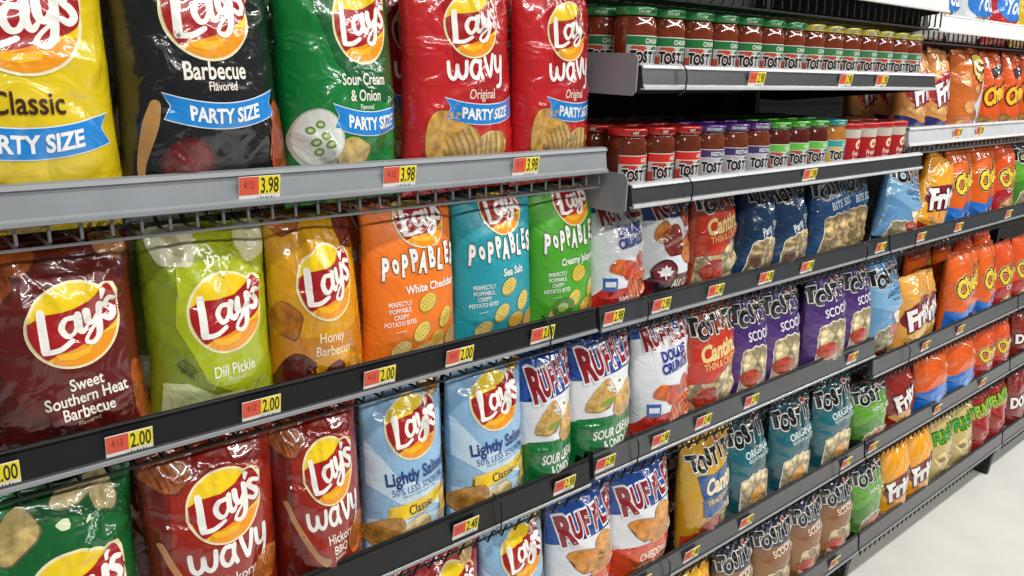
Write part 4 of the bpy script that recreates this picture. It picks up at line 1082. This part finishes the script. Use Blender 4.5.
# ------------------------------------------------------------------ jars
class Cyl:
    eps0 = .0003; eps = .00018
    def __init__(s, r): s.r = r
    def xlines(s): return [k*.004 for k in range(-40, 41)]
    def zlines(s): return []
    def map(s, x, z):
        a = x/s.r; n = Vector((math.sin(a), -math.cos(a), 0))
        return n*s.r+Vector((0, 0, z)), n
def lathe(name, prof, mat, parent, n=40):
    V = []; Fc = []
    for (r, z) in prof:
        for k in range(n):
            a = 2*math.pi*k/n; V.append((r*math.cos(a), r*math.sin(a), z))
    for j in range(len(prof)-1):
        for k in range(n): Fc.append((j*n+k, j*n+(k+1) % n, (j+1)*n+(k+1) % n, (j+1)*n+k))
    Fc.append(tuple(range(n-1, -1, -1))); Fc.append(tuple((len(prof)-1)*n+k for k in range(n)))
    return mesh_obj(name, V, Fc, mat, parent=parent)
def glossy(name, h, rough=.12, kind=None):
    m = plain(name, h, rough, noise_amt=.35 if kind else 0, noise_scale=70)
    m.node_tree.nodes['Principled BSDF'].inputs['Coat Weight'].default_value = .6
    return m
def make_jar(kind):
    lid, lidtop, salsa, band, disc, text = {
        'green': ('#2a8a44', '#1c7a3a', '#7c3218', '#1c7038', '#b8442a', 'CHUNKY'),
        'yellow': ('#cfc04a', '#d8c95c', '#7c3218', '#3a7a4c', '#b04a2c', 'CHUNKY'),
        'red': ('#b82420', '#a8301c', '#6a2c16', '#cc2a20', '#b03a2c', 'HOT'),
        'purple': ('#5c2f86', '#4c2676', '#74361c', '#46306e', '#b8aebc', 'RESTAURANT'),
        'lime': ('#4faa34', '#3f9a2c', '#5c1f14', '#66c044', '#b04a3c', 'VERDE'),
        'teal': ('#2a8c8c', '#1c7c7c', '#c07a34', '#3aa09c', '#e0b044', 'QUESO')}[kind]
    t = empty('dip_jar', 'x', 'jar')
    lathe('glass_jar', [(.030, 0), (.0365, .003), (.0385, .012), (.0385, .082), (.0365, .094), (.0335, .101), (.0335, .104)], glossy('salsa_'+kind, salsa, .1, 1), t)
    lid_o = lathe('lid', [(.0362, .105), (.0372, .1065), (.0372, .1165), (.0360, .119), (.033, .1195), (.031, .1185)], glossy('lid_'+kind, lid, .2), t)
    A = Art(); L = 'label'; wh = film('#cfcfcf', .35, 0); r = 3.85
    x0, x1 = -4.6, 4.6
    A.poly(L, film('#b9b9ba' if kind != 'purple' else '#c2bcc8', .35, 0), [(x0, .8), (x1, .8), (x1, 5.6), (x0, 5.6)], 1)
    A.poly(L, film(band, .35, 0), [(x0, 5.4), (x1, 5.4), (x1, 7.0), (x0, 7.0)], 2)
    A.poly(L, film('#d8d8d4', .35, 0), [(x0, 5.3), (x1, 5.3), (x1, 5.45), (x0, 5.45)], 3); A.poly(L, film('#d8d8d4', .35, 0), [(x0, 6.95), (x1, 6.95), (x1, 7.1), (x0, 7.1)], 3)
    A.poly(L, film(disc, .35, 0), ell(-2.4, 4.3, 1.7, 1.3, 20), 2); A.poly(L, film(disc, .35, 0), rect(x0, .8, x0+1.5, 3.6), 2)
    A.poly(L, film('#2f6a34', .35, 0), ell(1.0, 4.8, 1.0, .6, 14, .3), 2)
    A.text('label_lettering<label', film('#e8e8e0', .35, 0), text, .8, 6.2, 1.15, bold=.02, sx=.85, layer=4)
    bk = film('#0b0b0c', .35, 0)
    for k, ch in enumerate('TOSTITOS'):
        A.text('label_lettering<label', bk, ch, -3.3+k*1.12, 3.45+(.12, -.1, .05, 0, .1, 0, -.05, .1)[k], 2.6, bold=.06, sx=.66, layer=5, outline=film('#efefec', .35, 0), ow=.06)
    drape(A, Cyl(.0386), t)
    A2 = Art()   # lid rim print
    A2.poly('lid_print', film(col2(lid, .55), .3, 0), rect(-2.6, 10.85, 2.0, 11.45), 1)
    A2.text('lid_print', film('#c8e0c8', .3, 0), text, -1.6, 11.15, .7, bold=.03, sx=.8, layer=2)
    drape(A2, Cyl(.0373), lid_o)
    SUBS[lid_o.name] = list(lid_o.children)
    KIDS[t.name] = list(t.children); return t
def make_dip():
    t = empty('dip_can', 'x', 'dip can')
    lathe('can', [(.033, 0), (.0345, .002), (.0375, .095), (.038, .096)], glossy('dip_cream', '#cfc8b8', .25), t)
    lathe('lid', [(.0385, .094), (.0395, .096), (.0395, .106), (.038, .108), (.034, .1075)], glossy('lid_dip', '#b81f20', .2), t)
    A = Art()
    A.poly('label', film('#b01a1c', .35, 0), rect(-9, .5, 9, 7.2), 1)
    A.poly('label', film('#e8d8b0', .35, 0), ell(0, 5.6, 1.25, 1.15, 18), 3); A.poly('label', film('#b8442a', .35, 0), ell(0.1, 5.5, .6, .5, 14), 4)
    A.text('label_lettering<label', film('#efe0d8', .35, 0), 'French', 0, 3.4, 1.7, bold=.02, sx=.8, layer=3); A.text('label_lettering<label', film('#efe0d8', .35, 0), 'Onion', 0, 1.8, 1.7, bold=.02, sx=.8, layer=3)
    s = Cyl(.0375); s.map = lambda x, z: (lambda a: (Vector((math.sin(a), -math.cos(a), 0))*(.0343+.0031*z/.095)+Vector((0, 0, z)), Vector((math.sin(a), -math.cos(a), 0))))(x/.0375)
    drape(A, s, t)
    KIDS[t.name] = list(t.children); return t
JP = {}
def put_jar(kind, X, Y, Z, label, group=None, yaw=0):
    rot = (0, 0, math.radians(yaw))
    if kind not in JP:
        JP[kind] = make_dip() if kind == 'dip' else make_jar(kind)
        r = JP[kind]; r.location = (X, Y, Z); r.rotation_euler = rot; r['label'] = label
        if group: r['group'] = group
        return r
    r = copy_tree(JP[kind], (X, Y, Z), rot, label, group)
    if group is None and 'group' in r: del r['group']
    return r
def jar_row(Z, seq, pitch, X0, where, Y0=.95+.022+.0395):
    cnt = {}
    for k, kind in enumerate(seq): cnt[kind] = cnt.get(kind, 0)+1
    lidn = {'green': 'green-lidded', 'yellow': 'yellow-lidded', 'red': 'red-lidded', 'purple': 'purple-lidded', 'lime': 'bright green-lidded', 'teal': 'teal-lidded', 'dip': 'cream and red'}
    seen = {}
    for k, kind in enumerate(seq):
        i = seen.get(kind, 0); seen[kind] = i+1
        noun = 'dip can' if kind == 'dip' else 'salsa jar'
        for rr in range(3):
            lab = '%s %s %s, %s of its colour, %s row' % (where, lidn[kind], noun, ordinal(i), ('front', 'second', 'third')[rr])
            yy = rng.uniform(-6, 6) if rr == 0 else rng.uniform(-30, 30)
            put_jar(kind, X0+k*pitch+(rng.uniform(-.001, .001)), Y0+rr*.082+rng.uniform(-.001, .001), Z, lab, None, yy)
jar_row(1.594, ['green']*7+['yellow']*7, .0836, 1.153, 'upper shelf')
jar_row(1.383, ['red']*3+['purple']*3+['lime']*3+['teal']+['dip']*4, .0830, 1.150, 'lower shelf')

# ------------------------------------------------------------------ price tags
TAGP = {}
def price_tag(px, py, Y, zc, price, label, w=.056, h=.035, X=None):
    x = X if X is not None else at(px, py, Y-.004)
    t = empty('price_tag', label, 'price tag', (x, Y-.0028, zc), (math.radians(8), 0, 0))
    hw, hh = w/2, h/2
    wt = plain('tag_paper', '#e6e4df', .5)
    MB().box(-hw, hw, -.0008, .0006, -hh, hh, .0002).build('paper', wt, t)
    MB().box(-hw+.0005, -hw*.05, -.0013, -.0008, -hh*.38, hh-.0004).build('red_panel', plain('tag_red', '#d9543c', .5), t)
    MB().box(-hw*.05, hw-.0004, -.0013, -.0008, -hh*.38, hh-.0004).build('yellow_panel', plain('tag_yellow', '#ecd91a', .5), t)
    bk = plain('tag_ink', '#141414', .6)
    V, T = text2d(price, .012, 0, 1.0); s = h*.84
    mesh_obj('price_lettering', [(hw*.47+a*s*.50, -.0016, hh*.3+(b-.35)*s) for a, b in V], T, bk, parent=t, smooth=False)
    V, T = text2d('4.12', .0, 0, 1.0); s2 = h*.42
    mesh_obj('old_price_lettering', [(-hw*.52+a*s2*.55, -.0016, hh*.4+(b-.35)*s2) for a, b in V], T, plain('tag_red_ink', '#8f2418', .6), parent=t, smooth=False)
    m = MB()
    for k in range(7): m.box(-hw*.1+k*hw*.13, -hw*.1+k*hw*.13+.0006*(1+k % 2), -.0012, -.0008, -hh*.74, -hh*.56)
    m.build('bar_code', bk, t)
    return t
G = 1.4445
for px, py, pr, lab in ((260, 190, '3.98', 'left'), (400, 178, '3.98', 'middle'), (526, 170, '3.98', 'right')):
    price_tag(px, py, 1.0, G, pr, 'yellow and red price tag reading 3.98, %s one on the grey rail' % lab)
for px, py, pr, lab in ((-8, 478, '2.00', 'cut by the frame edge'), (130, 445, '2.00', 'under the maroon bag'), (262, 410, '2.00', 'under the lime-yellow bag'), (380, 380, '2.00', 'under the golden bag'), (460, 357, '2.00', 'under the orange bag'), (543, 335, '2.00', 'under the bright green bag')):
    price_tag(px, py, 1.0, 1.1365, pr, 'price tag on the upper black rail, '+lab)
for px, py, pr, lab in ((466, 526, '2.48', 'reading 2.48 under the pale blue pair'), (565, 484, '2.98', 'reading 2.98 under the left Ruffles bag')):
    price_tag(px, py, .99, .812, pr, 'price tag '+lab)
for px, py, pr, lab in ((614, 318, '2.98', 'under the Hot Wings bag'), (662, 303, '2.98', 'under the All Dressed bag'), (716, 290, '2.48', 'under the Cantina bag'), (766, 280, '2.98', 'under creased dark blue bags'), (807, 269, '2.98', 'under the Bite Size bags'), (881, 248, '2.98', 'rightmost before the seam')):
    price_tag(px, py, 1.0, 1.133, pr, 'small price tag on the rail below the jars, '+lab)
for px, py, pr, lab in ((606, 461, '2.98', 'at the left end'), (661, 438, '2.98', 'under Double Crunch'), (704, 419, '2.48', 'under Cantina Thin'), (752, 399, '2.98', 'under the first purple bag'), (853, 356, '2.98', 'under the last purple bag')):
    price_tag(px, py, .99, .8215, pr, 'price tag on the rail carrying the purple bags, '+lab)
for px, py, pr, lab in ((644, 568, '2.98', 'left'), (693, 543, '2.48', 'middle'), (748, 512, '2.98', 'right'), (849, 450, '2.98', 'last')):
    price_tag(px, py, .97, .485, pr, 'price tag on the rail carrying the teal bags, %s one' % lab)
price_tag(836, 556, .94, .173, '2.98', 'price tag on the lowest rail near the floor')
for px, py, lab in ((757, 80, 'left'), (846, 80, 'middle'), (882, 81, 'right')):
    price_tag(px, py, .95, 1.593, '2.98', 'price tag on the rail of the upper jars, %s one' % lab, h=.031)
price_tag(810, 175, .95, 1.3825, '2.98', 'price tag on the rail of the lower jars', h=.031)
for px, py, Y, z, lab in ((921, 239, 1.0, 1.133, 'left on the third-bay rail at jar-foot level'), (959, 227, 1.0, 1.133, 'middle on the third-bay rail under orange bags'), (1009, 214, 1.0, 1.133, 'right on the third-bay rail under red bags'),
                          (926, 345, .99, .7485, 'left on the fourth rail of the third bay'), (962, 324, .99, .7485, 'right on the fourth rail of the third bay'),
                          (874, 443, .97, .485, 'on the second rail from the floor, left'), (938, 409, .97, .485, 'on the second rail from the floor, middle'), (984, 378, .97, .485, 'on the second rail from the floor, right'),
                          (958, 132, 1.0, 1.4415, 'left on the pale rail'), (980, 131, 1.0, 1.4415, 'right on the pale rail')):
    price_tag(px, py, Y, z, '2.98', 'small price tag '+lab)

# ------------------------------------------------------------------ wire clips hanging over the rails
def wire_clip(px, py, Y, zt, zb, label):
    x = at(px, py, Y); m = MB()
    m.tube([(x, Y+.012, zt+.012), (x+.002, Y+.0, zt+.008), (x+.004, Y-.010, zt-.004), (x+.005, Y-.012, (zt+zb)/2), (x+.004, Y-.011, zb-.002), (x, Y-.004, zb-.010), (x-.002, Y+.006, zb-.008)], .0016, 6)
    o = m.build('wire_clip', BLACKW, smooth=True); o['label'] = label; o['category'] = 'wire clip'
for a in ((545, 335, 1.0, 1.157, 1.116, 'black wire clip over the left rail beside the last 2.00 tag'), (643, 308, 1.0, 1.154, 1.112, 'black wire clip beside the Hot Wings tag'),
          (862, 255, 1.0, 1.154, 1.112, 'black wire clip near the right end of the rail below the jars'), (911, 242, 1.0, 1.154, 1.112, 'black wire clip at the start of the third-bay rail'),
          (633, 450, .99, .848, .795, 'black wire clip on the rail of the purple bags'), (905, 357, .99, .775, .722, 'black wire clip on the fourth rail of the third bay'),
          (680, 80, .95, 1.612, 1.574, 'black wire clip on the upper jar rail'), (686, 192, .95, 1.402, 1.363, 'black wire clip on the lower jar rail'),
          (666, 556, .97, .51, .46, 'black wire clip on the rail of the teal bags, left'), (836, 465, .97, .51, .46, 'black wire clip on the rail of the teal bags, right'),
          (496, 508, .99, .838, .786, 'black wire clip on the lower left rail beside the 2.48 tag')):
    wire_clip(*a)
